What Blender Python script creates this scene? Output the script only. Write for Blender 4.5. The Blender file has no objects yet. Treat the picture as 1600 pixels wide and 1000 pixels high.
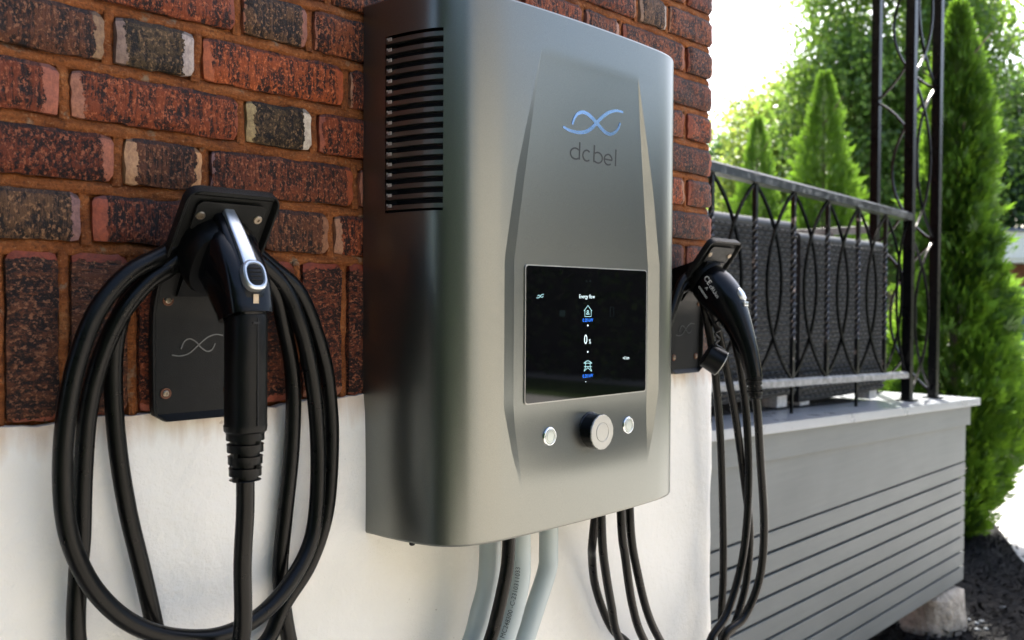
import bpy, bmesh, math, random
import numpy as np
from mathutils import Vector, Matrix, Quaternion

# ------------------------------------------------------------------ camera, sky, sun, exposure
SC = bpy.context.scene
COL = SC.collection
H = 1.84                      # eye height above the ground; the scene is laid out relative to the eye and lifted by H at the end
FPX, DW = 1400.0, 1.14        # focal length in pixels of a 1600 px wide picture, distance to the wall
YAW, PITCH, ROLL = math.radians(45.5), math.radians(-1.14), math.radians(0.3)
F_ = Vector((math.sin(YAW) * math.cos(PITCH), math.cos(YAW) * math.cos(PITCH), math.sin(PITCH)))
R0 = Vector((math.cos(YAW), -math.sin(YAW), 0)); U0 = R0.cross(F_)
R_ = R0 * math.cos(ROLL) + U0 * math.sin(ROLL); U_ = -R0 * math.sin(ROLL) + U0 * math.cos(ROLL)

cd = bpy.data.cameras.new('camera'); cam = bpy.data.objects.new('camera', cd); COL.objects.link(cam)
cd.sensor_width = 36.0; cd.lens = 36.0 * FPX / 1600.0; cd.clip_start = 0.02; cd.clip_end = 2000
cam.matrix_world = Matrix(((R_.x, U_.x, -F_.x, 0), (R_.y, U_.y, -F_.y, -DW), (R_.z, U_.z, -F_.z, H), (0, 0, 0, 1)))
cd.dof.use_dof = True; cd.dof.focus_distance = 1.36; cd.dof.aperture_fstop = 5.6
SC.camera = cam

SUN_EL = math.radians(52); SUN_AZ = math.atan2(0.853, 0.521)     # azimuth from +Y towards +X
SDIR = Vector((math.sin(SUN_AZ) * math.cos(SUN_EL), math.cos(SUN_AZ) * math.cos(SUN_EL), math.sin(SUN_EL)))
w = bpy.data.worlds.new('World'); SC.world = w; w.use_nodes = True
nt = w.node_tree; nt.nodes.clear()
sky = nt.nodes.new('ShaderNodeTexSky'); sky.sky_type = 'NISHITA'; sky.sun_disc = False
sky.sun_elevation = SUN_EL; sky.sun_rotation = SUN_AZ; sky.air_density = 1.0; sky.dust_density = 4.0; sky.ozone_density = 1.0
bg = nt.nodes.new('ShaderNodeBackground'); bg.inputs[1].default_value = 0.13
wo = nt.nodes.new('ShaderNodeOutputWorld')
nt.links.new(sky.outputs[0], bg.inputs[0]); nt.links.new(bg.outputs[0], wo.inputs[0])
sl = bpy.data.lights.new('sun', 'SUN'); sl.energy = 4.0; sl.angle = math.radians(0.5); sl.color = (1.0, 0.95, 0.87)
so = bpy.data.objects.new('sun', sl); COL.objects.link(so)
so.rotation_euler = SDIR.to_track_quat('Z', 'Y').to_euler()
so.location = (6, 5, 12)

SC.view_settings.view_transform = 'Standard'; SC.view_settings.look = 'None'
SC.view_settings.exposure = 2.08; SC.view_settings.gamma = 1.0; SC.view_settings.use_curve_mapping = False
SC.render.engine = 'CYCLES'
SC.cycles.use_denoising = True
SC.cycles.max_bounces = 8; SC.cycles.diffuse_bounces = 4; SC.cycles.glossy_bounces = 4; SC.cycles.transparent_max_bounces = 6
SC.cycles.sample_clamp_indirect = 8.0

rnd = random.Random(7)
G0 = -H       # ground height while building

# ------------------------------------------------------------------ helpers
def at(px, py, y):
    "point on the plane y = const that the lens shows at photo pixel px, py"
    d = F_ + R_ * ((px - 800) / FPX) - U_ * ((py - 500) / FPX)
    k = (DW + y) / d.y
    return Vector((d.x * k, y, d.z * k))

def atd(px, py, depth):
    d = F_ + R_ * ((px - 800) / FPX) - U_ * ((py - 500) / FPX)
    return Vector((d.x * depth, d.y * depth - DW, d.z * depth))

class MB:
    def __init__(s): s.v = []; s.f = []
    def add(s, verts, faces):
        o = len(s.v); s.v += [tuple(p) for p in verts]; s.f += [tuple(i + o for i in q) for q in faces]
    def box(s, x0, x1, y0, y1, z0, z1):
        s.add([(x0, y0, z0), (x1, y0, z0), (x1, y1, z0), (x0, y1, z0), (x0, y0, z1), (x1, y0, z1), (x1, y1, z1), (x0, y1, z1)],
              [(0, 3, 2, 1), (4, 5, 6, 7), (0, 1, 5, 4), (1, 2, 6, 5), (2, 3, 7, 6), (3, 0, 4, 7)])
    def bar(s, a, b, wx, wz=None, roll=0.0, twist=None):
        "square bar from a to b"
        pts = [Vector(a), Vector(b)]
        s.tube(pts, wx * 0.7071, 4, phase=math.pi / 4 + roll)
    def tube(s, pts, r, n=10, phase=0.0, caps=True, radii=None, twist=None):
        pts = [Vector(p) for p in pts]; m = len(pts)
        t0 = (pts[1] - pts[0]).normalized()
        ref = Vector((0, 0, 1)) if abs(t0.z) < 0.9 else Vector((0, -1, 0))
        nrm = (ref - t0 * ref.dot(t0)).normalized()
        vs = []; prev = t0
        for i, p in enumerate(pts):
            t = (pts[min(i + 1, m - 1)] - pts[max(i - 1, 0)]).normalized()
            q = prev.rotation_difference(t); nrm = (q @ nrm); nrm = (nrm - t * nrm.dot(t)).normalized(); prev = t
            b = t.cross(nrm); rr = radii[i] if radii else r; ph = phase + (twist[i] if twist else 0)
            for k in range(n):
                a = 2 * math.pi * k / n + ph
                vs.append(p + (nrm * math.cos(a) + b * math.sin(a)) * rr)
        fs = []
        for i in range(m - 1):
            for k in range(n):
                k2 = (k + 1) % n
                fs.append((i * n + k, i * n + k2, (i + 1) * n + k2, (i + 1) * n + k))
        if caps:
            fs.append(tuple(range(n - 1, -1, -1))); fs.append(tuple((m - 1) * n + k for k in range(n)))
        s.add(vs, fs)
    def lathe(s, origin, axis, prof, n=24, ridges=None):
        "prof: list of (distance along axis, radius)"
        axis = Vector(axis).normalized(); origin = Vector(origin)
        ref = Vector((0, 0, 1)) if abs(axis.z) < 0.9 else Vector((1, 0, 0))
        u = (ref - axis * ref.dot(axis)).normalized(); v = axis.cross(u)
        vs = []
        for d, r in prof:
            for k in range(n):
                a = 2 * math.pi * k / n; rr = r * (ridges(k) if ridges else 1)
                vs.append(origin + axis * d + (u * math.cos(a) + v * math.sin(a)) * rr)
        fs = []
        for i in range(len(prof) - 1):
            for k in range(n):
                k2 = (k + 1) % n; fs.append((i * n + k, i * n + k2, (i + 1) * n + k2, (i + 1) * n + k))
        fs.append(tuple(range(n - 1, -1, -1))); fs.append(tuple((len(prof) - 1) * n + k for k in range(n)))
        s.add(vs, fs)
    def prism(s, poly, ext):
        "poly: 3D points of a flat polygon; ext: extrusion vector"
        n = len(poly); poly = [Vector(p) for p in poly]; e = Vector(ext)
        s.add(poly + [p + e for p in poly], [tuple(range(n - 1, -1, -1)), tuple(range(n, 2 * n))] +
              [(i, (i + 1) % n, (i + 1) % n + n, i + n) for i in range(n)])
    def ribbon(s, pts, wid, y, th, widths=None):
        "flat stroke in the x-z plane, standing th proud of depth y"
        n = len(pts); L = []; Rr = []
        for i in range(n):
            a = Vector(pts[max(i - 1, 0)]); b = Vector(pts[min(i + 1, n - 1)]); t = (b - a).normalized()
            nn = Vector((-t.y, t.x)); p = Vector(pts[i]); hw = (widths[i] if widths else wid) / 2
            L.append(p + nn * hw); Rr.append(p - nn * hw)
        yy = y if callable(y) else (lambda x, z: y)
        vs = []
        for a, b in zip(L, Rr):
            vs += [(a.x, yy(a.x, a.y) - th, a.y), (b.x, yy(b.x, b.y) - th, b.y), (a.x, yy(a.x, a.y) + .001, a.y), (b.x, yy(b.x, b.y) + .001, b.y)]
        fs = []
        for i in range(n - 1):
            o = 4 * i
            fs += [(o, o + 1, o + 5, o + 4), (o + 2, o + 6, o + 7, o + 3), (o, o + 4, o + 6, o + 2), (o + 1, o + 3, o + 7, o + 5)]
        fs += [(0, 2, 3, 1), (4 * n - 4, 4 * n - 3, 4 * n - 1, 4 * n - 2)]
        s.add(vs, fs)
    def build(s, name, mat, parent=None, smooth=None, bevel=0.0, seg=2):
        me = bpy.data.meshes.new(name); me.from_pydata([tuple(p) for p in s.v], [], s.f); me.update()
        if bevel > 0 or True:
            bm = bmesh.new(); bm.from_mesh(me)
            bmesh.ops.recalc_face_normals(bm, faces=bm.faces)
            if bevel > 0:
                es = [e for e in bm.edges if len(e.link_faces) == 2 and e.calc_face_angle(0) > 0.5]
                bmesh.ops.bevel(bm, geom=es, offset=bevel, segments=seg, profile=0.6, affect='EDGES', clamp_overlap=True)
            bm.to_mesh(me); bm.free()
        if smooth is not None:
            me.polygons.foreach_set('use_smooth', [True] * len(me.polygons))
            me.set_sharp_from_angle(angle=math.radians(smooth))
        return link(name, me, mat, parent)

def link(name, me, mat, parent=None):
    o = bpy.data.objects.new(name, me); COL.objects.link(o)
    if mat is not None and len(me.materials) == 0: me.materials.append(mat)
    if parent is not None: attach(o, parent)
    return o

def attach(o, parent):
    o.parent = parent; o.matrix_parent_inverse = world_of(parent).inverted()

def world_of(o):
    m = Matrix.Translation(o.location) @ o.rotation_euler.to_matrix().to_4x4()
    return world_of(o.parent) @ o.matrix_parent_inverse @ m if o.parent else m

def tag(o, label=None, cat=None, group=None, kind=None):
    if label: o['label'] = label
    if cat: o['category'] = cat
    if group: o['group'] = group
    if kind: o['kind'] = kind
    return o

def thing(name, label, cat, loc=(0, 0, 0), group=None):
    o = bpy.data.objects.new(name, None); COL.objects.link(o); o.location = loc; o.empty_display_size = 0.1
    return tag(o, label, cat, group)

def spline(pts, n=10):
    "Catmull-Rom through the points"
    P = [Vector(p) for p in pts]; P = [P[0] * 2 - P[1]] + P + [P[-1] * 2 - P[-2]]
    out = []
    for i in range(1, len(P) - 2):
        a, b, c, d = P[i - 1:i + 3]
        for k in range(n):
            t = k / n
            out.append(0.5 * ((2 * b) + (c - a) * t + (2 * a - 5 * b + 4 * c - d) * t * t + (3 * b - a - 3 * c + d) * t ** 3))
    out.append(P[-2]); return out

def quads_mesh(name, V, n, mat, smooth=False):
    "V: (N, n, 3) array of separate n-gons"
    N = V.shape[0]
    me = bpy.data.meshes.new(name)
    me.vertices.add(N * n); me.vertices.foreach_set('co', V.astype(np.float32).ravel())
    me.loops.add(N * n); me.loops.foreach_set('vertex_index', np.arange(N * n, dtype=np.int32))
    me.polygons.add(N); me.polygons.foreach_set('loop_start', np.arange(0, N * n, n, dtype=np.int32))
    me.update(calc_edges=True); me.validate()
    me.materials.append(mat)
    return me

def lerp(a, b, t): return a + (b - a) * t
def interp(x, xs, ys): return float(np.interp(x, xs, ys))

# ------------------------------------------------------------------ materials
class NT:
    def __init__(s, name):
        s.m = bpy.data.materials.new(name); s.m.use_nodes = True; s.t = s.m.node_tree; s.t.nodes.clear()
        s.out = s.n('ShaderNodeOutputMaterial')
    def n(s, t, **k):
        o = s.t.nodes.new(t)
        for a, b in k.items(): setattr(o, a, b)
        return o
    def l(s, a, b): s.t.links.new(a, b)
    def coord(s, kind='Object', scale=(1, 1, 1), rand=False):
        tc = s.n('ShaderNodeTexCoord'); mp = s.n('ShaderNodeMapping'); mp.inputs['Scale'].default_value = scale
        s.l(tc.outputs[kind], mp.inputs['Vector'])
        if rand:
            oi = s.n('ShaderNodeObjectInfo'); mu = s.n('ShaderNodeVectorMath', operation='SCALE'); mu.inputs[0].default_value = (37, 53, 71)
            s.l(oi.outputs['Random'], mu.inputs['Scale']); s.l(mu.outputs[0], mp.inputs['Location'])
        return mp.outputs[0]
    def noise(s, vec, scale, detail=4, rough=0.55):
        o = s.n('ShaderNodeTexNoise'); o.inputs['Scale'].default_value = scale; o.inputs['Detail'].default_value = detail; o.inputs['Roughness'].default_value = rough
        s.l(vec, o.inputs['Vector']); return o.outputs['Fac']
    def ramp(s, fac, stops):
        o = s.n('ShaderNodeValToRGB'); e = o.color_ramp.elements
        while len(e) < len(stops): e.new(0.5)
        for i, (p, c) in enumerate(stops): e[i].position = p; e[i].color = (*c, 1) if len(c) == 3 else c
        s.l(fac, o.inputs[0]); return o.outputs[0]
    def mix(s, fac, a, b, mode='MIX'):
        o = s.n('ShaderNodeMix', data_type='RGBA', blend_type=mode)
        for sock, val in ((o.inputs[0], fac), (o.inputs[6], a), (o.inputs[7], b)):
            if isinstance(val, (int, float)): sock.default_value = val
            elif isinstance(val, tuple): sock.default_value = (*val, 1) if len(val) == 3 else val
            else: s.l(val, sock)
        return o.outputs[2]
    def math(s, op, a, b=0.0, c=None):
        o = s.n('ShaderNodeMath', operation=op)
        for i, val in enumerate((a, b) if c is None else (a, b, c)):
            if isinstance(val, (int, float)): o.inputs[i].default_value = val
            else: s.l(val, o.inputs[i])
        return o.outputs[0]
    def bump(s, h, dist, strength=1.0):
        o = s.n('ShaderNodeBump'); o.inputs['Distance'].default_value = dist; o.inputs['Strength'].default_value = strength
        s.l(h, o.inputs['Height']); return o.outputs[0]
    def bsdf(s, color, rough=0.6, metal=0.0, spec=0.5, normal=None, **kw):
        b = s.n('ShaderNodeBsdfPrincipled')
        for key, val in (('Base Color', color), ('Roughness', rough), ('Metallic', metal), ('Specular IOR Level', spec)):
            if isinstance(val, tuple): b.inputs[key].default_value = (*val, 1)
            elif isinstance(val, (int, float)): b.inputs[key].default_value = val
            else: s.l(val, b.inputs[key])
        for k, v in kw.items(): b.inputs[k.replace('_', ' ')].default_value = v
        if normal is not None: s.l(normal, b.inputs['Normal'])
        s.l(b.outputs[0], s.out.inputs[0]); return b

def m_plain(name, col, rough=0.6, metal=0.0, spec=0.5, var=0.25, nscale=60, bump=0.0003, bscale=300, rvar=0.1):
    t = NT(name); v = t.coord('Object'); n1 = t.noise(v, nscale, 5)
    c = t.ramp(n1, [(0.3, tuple(x * (1 - var) for x in col)), (0.7, tuple(min(1, x * (1 + var)) for x in col))])
    r = t.math('MULTIPLY_ADD', n1, rvar * 2, rough - rvar)
    nb = t.bump(t.noise(v, bscale, 3), bump) if bump else None
    t.bsdf(c, r, metal, spec, nb); return t.m

def m_brick():
    t = NT('brick_rug_face')
    v = t.coord('Object', rand=True)
    vs = t.coord('Object', (150, 150, 14), rand=True)
    vf = t.coord('Object', (1, 1, 0.7), rand=True)
    stri = t.noise(vs, 1.0, 4, 0.75)
    fine = t.noise(vf, 170, 6, 0.8)
    mid = t.noise(v, 45, 4, 0.6)
    big = t.noise(v, 11, 3, 0.5)
    oi = t.n('ShaderNodeObjectInfo')
    al = oi.outputs['Alpha']
    hgt = t.math('ADD', t.math('MULTIPLY', stri, t.math('MULTIPLY_ADD', al, 0.8, 0.10)), t.math('MULTIPLY', fine, t.math('MULTIPLY_ADD', al, -0.55, 1.05)))
    hgt = t.math('ADD', hgt, t.math('MULTIPLY', al, -0.075))
    hgt = t.math('ADD', hgt, t.math('MULTIPLY', mid, 0.35))
    f1 = t.math('ADD', hgt, t.math('MULTIPLY', big, 0.25))
    dark = t.mix(1.0, oi.outputs['Color'], (0.06, 0.055, 0.065), 'MULTIPLY')
    lite = t.mix(0.30, t.mix(1.0, oi.outputs['Color'], (2.8, 2.5, 2.0), 'MULTIPLY'), (0.45, 0.28, 0.17))
    r1 = t.ramp(f1, [(0.865, (0, 0, 0)), (0.960, (1, 1, 1))])
    r2 = t.ramp(f1, [(0.98, (0, 0, 0)), (1.0, (1, 1, 1))])
    c = t.mix(r1, dark, oi.outputs['Color'])
    sp = t.ramp(t.noise(vf, 260, 3, 0.7), [(0.54, (0, 0, 0)), (0.64, (1, 1, 1))])
    c = t.mix(t.math('MULTIPLY', sp, 0.75), c, lite)
    # ends of the brick: smooth salmon strips with a ragged edge
    at_ = t.n('ShaderNodeAttribute', attribute_name='edge')
    sw = t.n('ShaderNodeAttribute', attribute_name='strip')
    ragged = t.math('ADD', at_.outputs['Fac'], t.math('MULTIPLY', t.math('SUBTRACT', t.noise(v, 95, 5, 0.7), 0.5), 0.024))
    mask = t.math('LESS_THAN', ragged, t.math('MULTIPLY', sw.outputs['Fac'], t.math('MULTIPLY_ADD', big, 1.4, 0.1)))
    sc = t.n('ShaderNodeAttribute', attribute_name='stripcol')
    scd = t.mix(1.0, sc.outputs['Color'], (0.78, 0.72, 0.68), 'MULTIPLY')
    strip = t.mix(t.ramp(fine, [(0.40, (1, 1, 1)), (0.62, (0, 0, 0))]), scd, t.mix(1.0, sc.outputs['Color'], (0.45, 0.4, 0.4), 'MULTIPLY'))
    c = t.mix(t.math('MULTIPLY', mask, 0.92), c, strip)
    hh = t.mix(mask, hgt, t.math('MULTIPLY_ADD', fine, 0.15, 0.85))
    # soot along the upper arris
    top = t.n('ShaderNodeAttribute', attribute_name='soot')
    so_ = t.math('MULTIPLY', t.math('LESS_THAN', t.math('ADD', top.outputs['Fac'], t.math('MULTIPLY', mid, -0.009)), 0.0), 0.6)
    c = t.mix(so_, c, (0.012, 0.010, 0.014))
    rough = t.math('MULTIPLY_ADD', fine, 0.5, 0.35)
    t.bsdf(c, rough, 0, 0.35, t.bump(hh, 0.006, 1.0)); return t.m

def m_mortar():
    t = NT('mortar_orange'); v = t.coord('Object')
    n1 = t.noise(v, 14, 6, 0.65); n2 = t.noise(v, 210, 5, 0.75); n3 = t.noise(t.coord('Object', (18, 1, 120)), 1.0, 4, 0.6)
    f = t.math('ADD', t.math('MULTIPLY', n1, 0.6), t.math('MULTIPLY', n3, 0.4))
    c = t.ramp(f, [(0.28, (0.065, 0.021, 0.009)), (0.42, (0.185, 0.054, 0.014)), (0.55, (0.31, 0.098, 0.025)), (0.72, (0.44, 0.20, 0.08))])
    c = t.mix(t.math('MULTIPLY', t.ramp(n2, [(0.38, (1, 1, 1)), (0.50, (0, 0, 0))]), 0.6), c, (0.06, 0.028, 0.014))
    c = t.mix(t.math('MULTIPLY', t.ramp(n2, [(0.58, (0, 0, 0)), (0.66, (1, 1, 1))]), 0.45), c, (0.50, 0.30, 0.15))
    c = t.mix(t.ramp(t.noise(v, 33, 5, 0.6), [(0.60, (0, 0, 0)), (0.70, (0.7, 0.7, 0.7))]), c, (0.27, 0.23, 0.16))
    t.bsdf(c, 0.85, 0, 0.25, t.bump(t.math('ADD', n2, t.math('MULTIPLY', n3, 0.8)), 0.006)); return t.m

def m_white():
    t = NT('white_parging'); v = t.coord('Object')
    n1 = t.noise(v, 3, 5); n2 = t.noise(v, 70, 4); n3 = t.noise(v, 260, 3)
    c = t.ramp(n1, [(0.3, (0.70, 0.69, 0.64)), (0.7, (0.80, 0.79, 0.75))])
    sp = t.ramp(t.noise(v, 55, 2, 0.5), [(0.21, (1, 1, 1)), (0.24, (0, 0, 0))])
    c = t.mix(t.math('MULTIPLY', sp, 0.6), c, (0.25, 0.22, 0.18))
    # dirt washed down from the brickwork
    tc = t.n('ShaderNodeTexCoord'); sx = t.n('ShaderNodeSeparateXYZ'); t.l(tc.outputs['Object'], sx.inputs[0])
    streak = t.noise(t.coord('Object', (40, 1, 5)), 1.0, 4)
    edge = t.math('ADD', t.math('MULTIPLY', t.math('ADD', sx.outputs['Z'], 0.155), -16.0), t.math('MULTIPLY', streak, -1.6))
    dm = t.ramp(t.math('MULTIPLY', edge, -1), [(0.25, (0, 0, 0)), (0.95, (0.75, 0.75, 0.75))])
    c = t.mix(dm, c, (0.50, 0.38, 0.27))
    h = t.math('ADD', t.math('MULTIPLY', n2, 1.0), t.math('MULTIPLY', n3, 0.35))
    t.bsdf(c, 0.75, 0, 0.3, t.bump(h, 0.0022)); return t.m

def m_paint_metal():
    t = NT('pewter_metallic_paint'); v = t.coord('Object')
    fl = t.noise(v, 900, 2, 0.6); n1 = t.noise(v, 4, 3)
    c = t.ramp(fl, [(0.3, (0.172, 0.179, 0.168)), (0.7, (0.208, 0.216, 0.202))])
    r = t.math('MULTIPLY_ADD', fl, 0.04, 0.29)
    t.bsdf(c, r, 0.97, 0.5, t.bump(fl, 0.00004)); return t.m

def m_leaf(name, a, b, trans, tf=0.45):
    t = NT(name); v = t.coord('Object'); oi = t.n('ShaderNodeNewGeometry')
    c = t.mix(oi.outputs['Random Per Island'], a, b)
    c = t.mix(t.ramp(t.noise(v, 1.6, 3), [(0.35, (0, 0, 0)), (0.65, (0.5, 0.5, 0.5))]), c, b)
    d = t.n('ShaderNodeBsdfPrincipled'); t.l(c, d.inputs['Base Color']); d.inputs['Roughness'].default_value = 0.45
    tr = t.n('ShaderNodeBsdfTranslucent'); tc = t.mix(oi.outputs['Random Per Island'], trans, tuple(x * 0.6 for x in trans)); t.l(tc, tr.inputs[0])
    mx = t.n('ShaderNodeMixShader'); mx.inputs[0].default_value = tf
    t.l(d.outputs[0], mx.inputs[1]); t.l(tr.outputs[0], mx.inputs[2]); t.l(mx.outputs[0], t.out.inputs[0]); return t.m

def m_emit(name, col, k):
    t = NT(name); e = t.n('ShaderNodeEmission'); e.inputs[0].default_value = (*col, 1); e.inputs[1].default_value = k
    t.l(e.outputs[0], t.out.inputs[0]); return t.m

def m_ground(name, stops, s1, s2, bump, rough=0.9):
    t = NT(name); v = t.coord('Object'); n1 = t.noise(v, s1, 6, 0.6); n2 = t.noise(v, s2, 4, 0.6)
    c = t.ramp(t.math('ADD', t.math('MULTIPLY', n1, 0.5), t.math('MULTIPLY', n2, 0.5)), stops)
    t.bsdf(c, rough, 0, 0.15, t.bump(n2, bump)); return t.m

def m_twist_paint():
    t = NT('chipped_black_iron_paint'); v = t.coord('Object'); n1 = t.noise(v, 28, 5, 0.6); n2 = t.noise(v, 150, 3)
    chip = t.ramp(n1, [(0.60, (0, 0, 0)), (0.66, (1, 1, 1))])
    rust = t.mix(n2, (0.20, 0.10, 0.06), (0.42, 0.38, 0.35))
    c = t.mix(t.math('MULTIPLY', chip, 0.8), (0.004, 0.0045, 0.005), rust)
    t.bsdf(c, t.math('MULTIPLY_ADD', chip, 0.4, 0.28), 0, 0.5, t.bump(t.math('SUBTRACT', n2, chip), 0.0008)); return t.m

def m_rail_paint():
    t = NT('weathered_rail_paint'); v = t.coord('Object'); n1 = t.noise(v, 20, 6, 0.65); n2 = t.noise(v, 120, 4)
    wear = t.ramp(n1, [(0.50, (0, 0, 0)), (0.66, (1, 1, 1))])
    c = t.mix(t.math('MULTIPLY', wear, 0.75), (0.008, 0.009, 0.010), t.mix(n2, (0.04, 0.045, 0.04), (0.16, 0.17, 0.16)))
    t.bsdf(c, t.math('MULTIPLY_ADD', wear, 0.25, 0.3), 0, 0.55, t.bump(t.math('ADD', n2, wear), 0.0006)); return t.m

def m_deck():
    t = NT('grey_painted_boards'); v = t.coord('Object'); vg = t.coord('Object', (1.5, 20, 30), rand=True)
    g = t.noise(vg, 2.0, 5, 0.6); n1 = t.noise(v, 2.2, 5)
    c = t.ramp(t.math('ADD', t.math('MULTIPLY', g, 0.35), t.math('MULTIPLY', n1, 0.65)), [(0.3, (0.108, 0.120, 0.119)), (0.7, (0.150, 0.164, 0.161))])
    sc = t.ramp(t.noise(t.coord('Object', (3, 1, 12)), 3.0, 3), [(0.71, (0, 0, 0)), (0.74, (1, 1, 1))])
    c = t.mix(t.math('MULTIPLY', sc, 0.45), c, (0.12, 0.12, 0.12))
    t.bsdf(c, 0.55, 0, 0.4, t.bump(g, 0.0008)); return t.m

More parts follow.
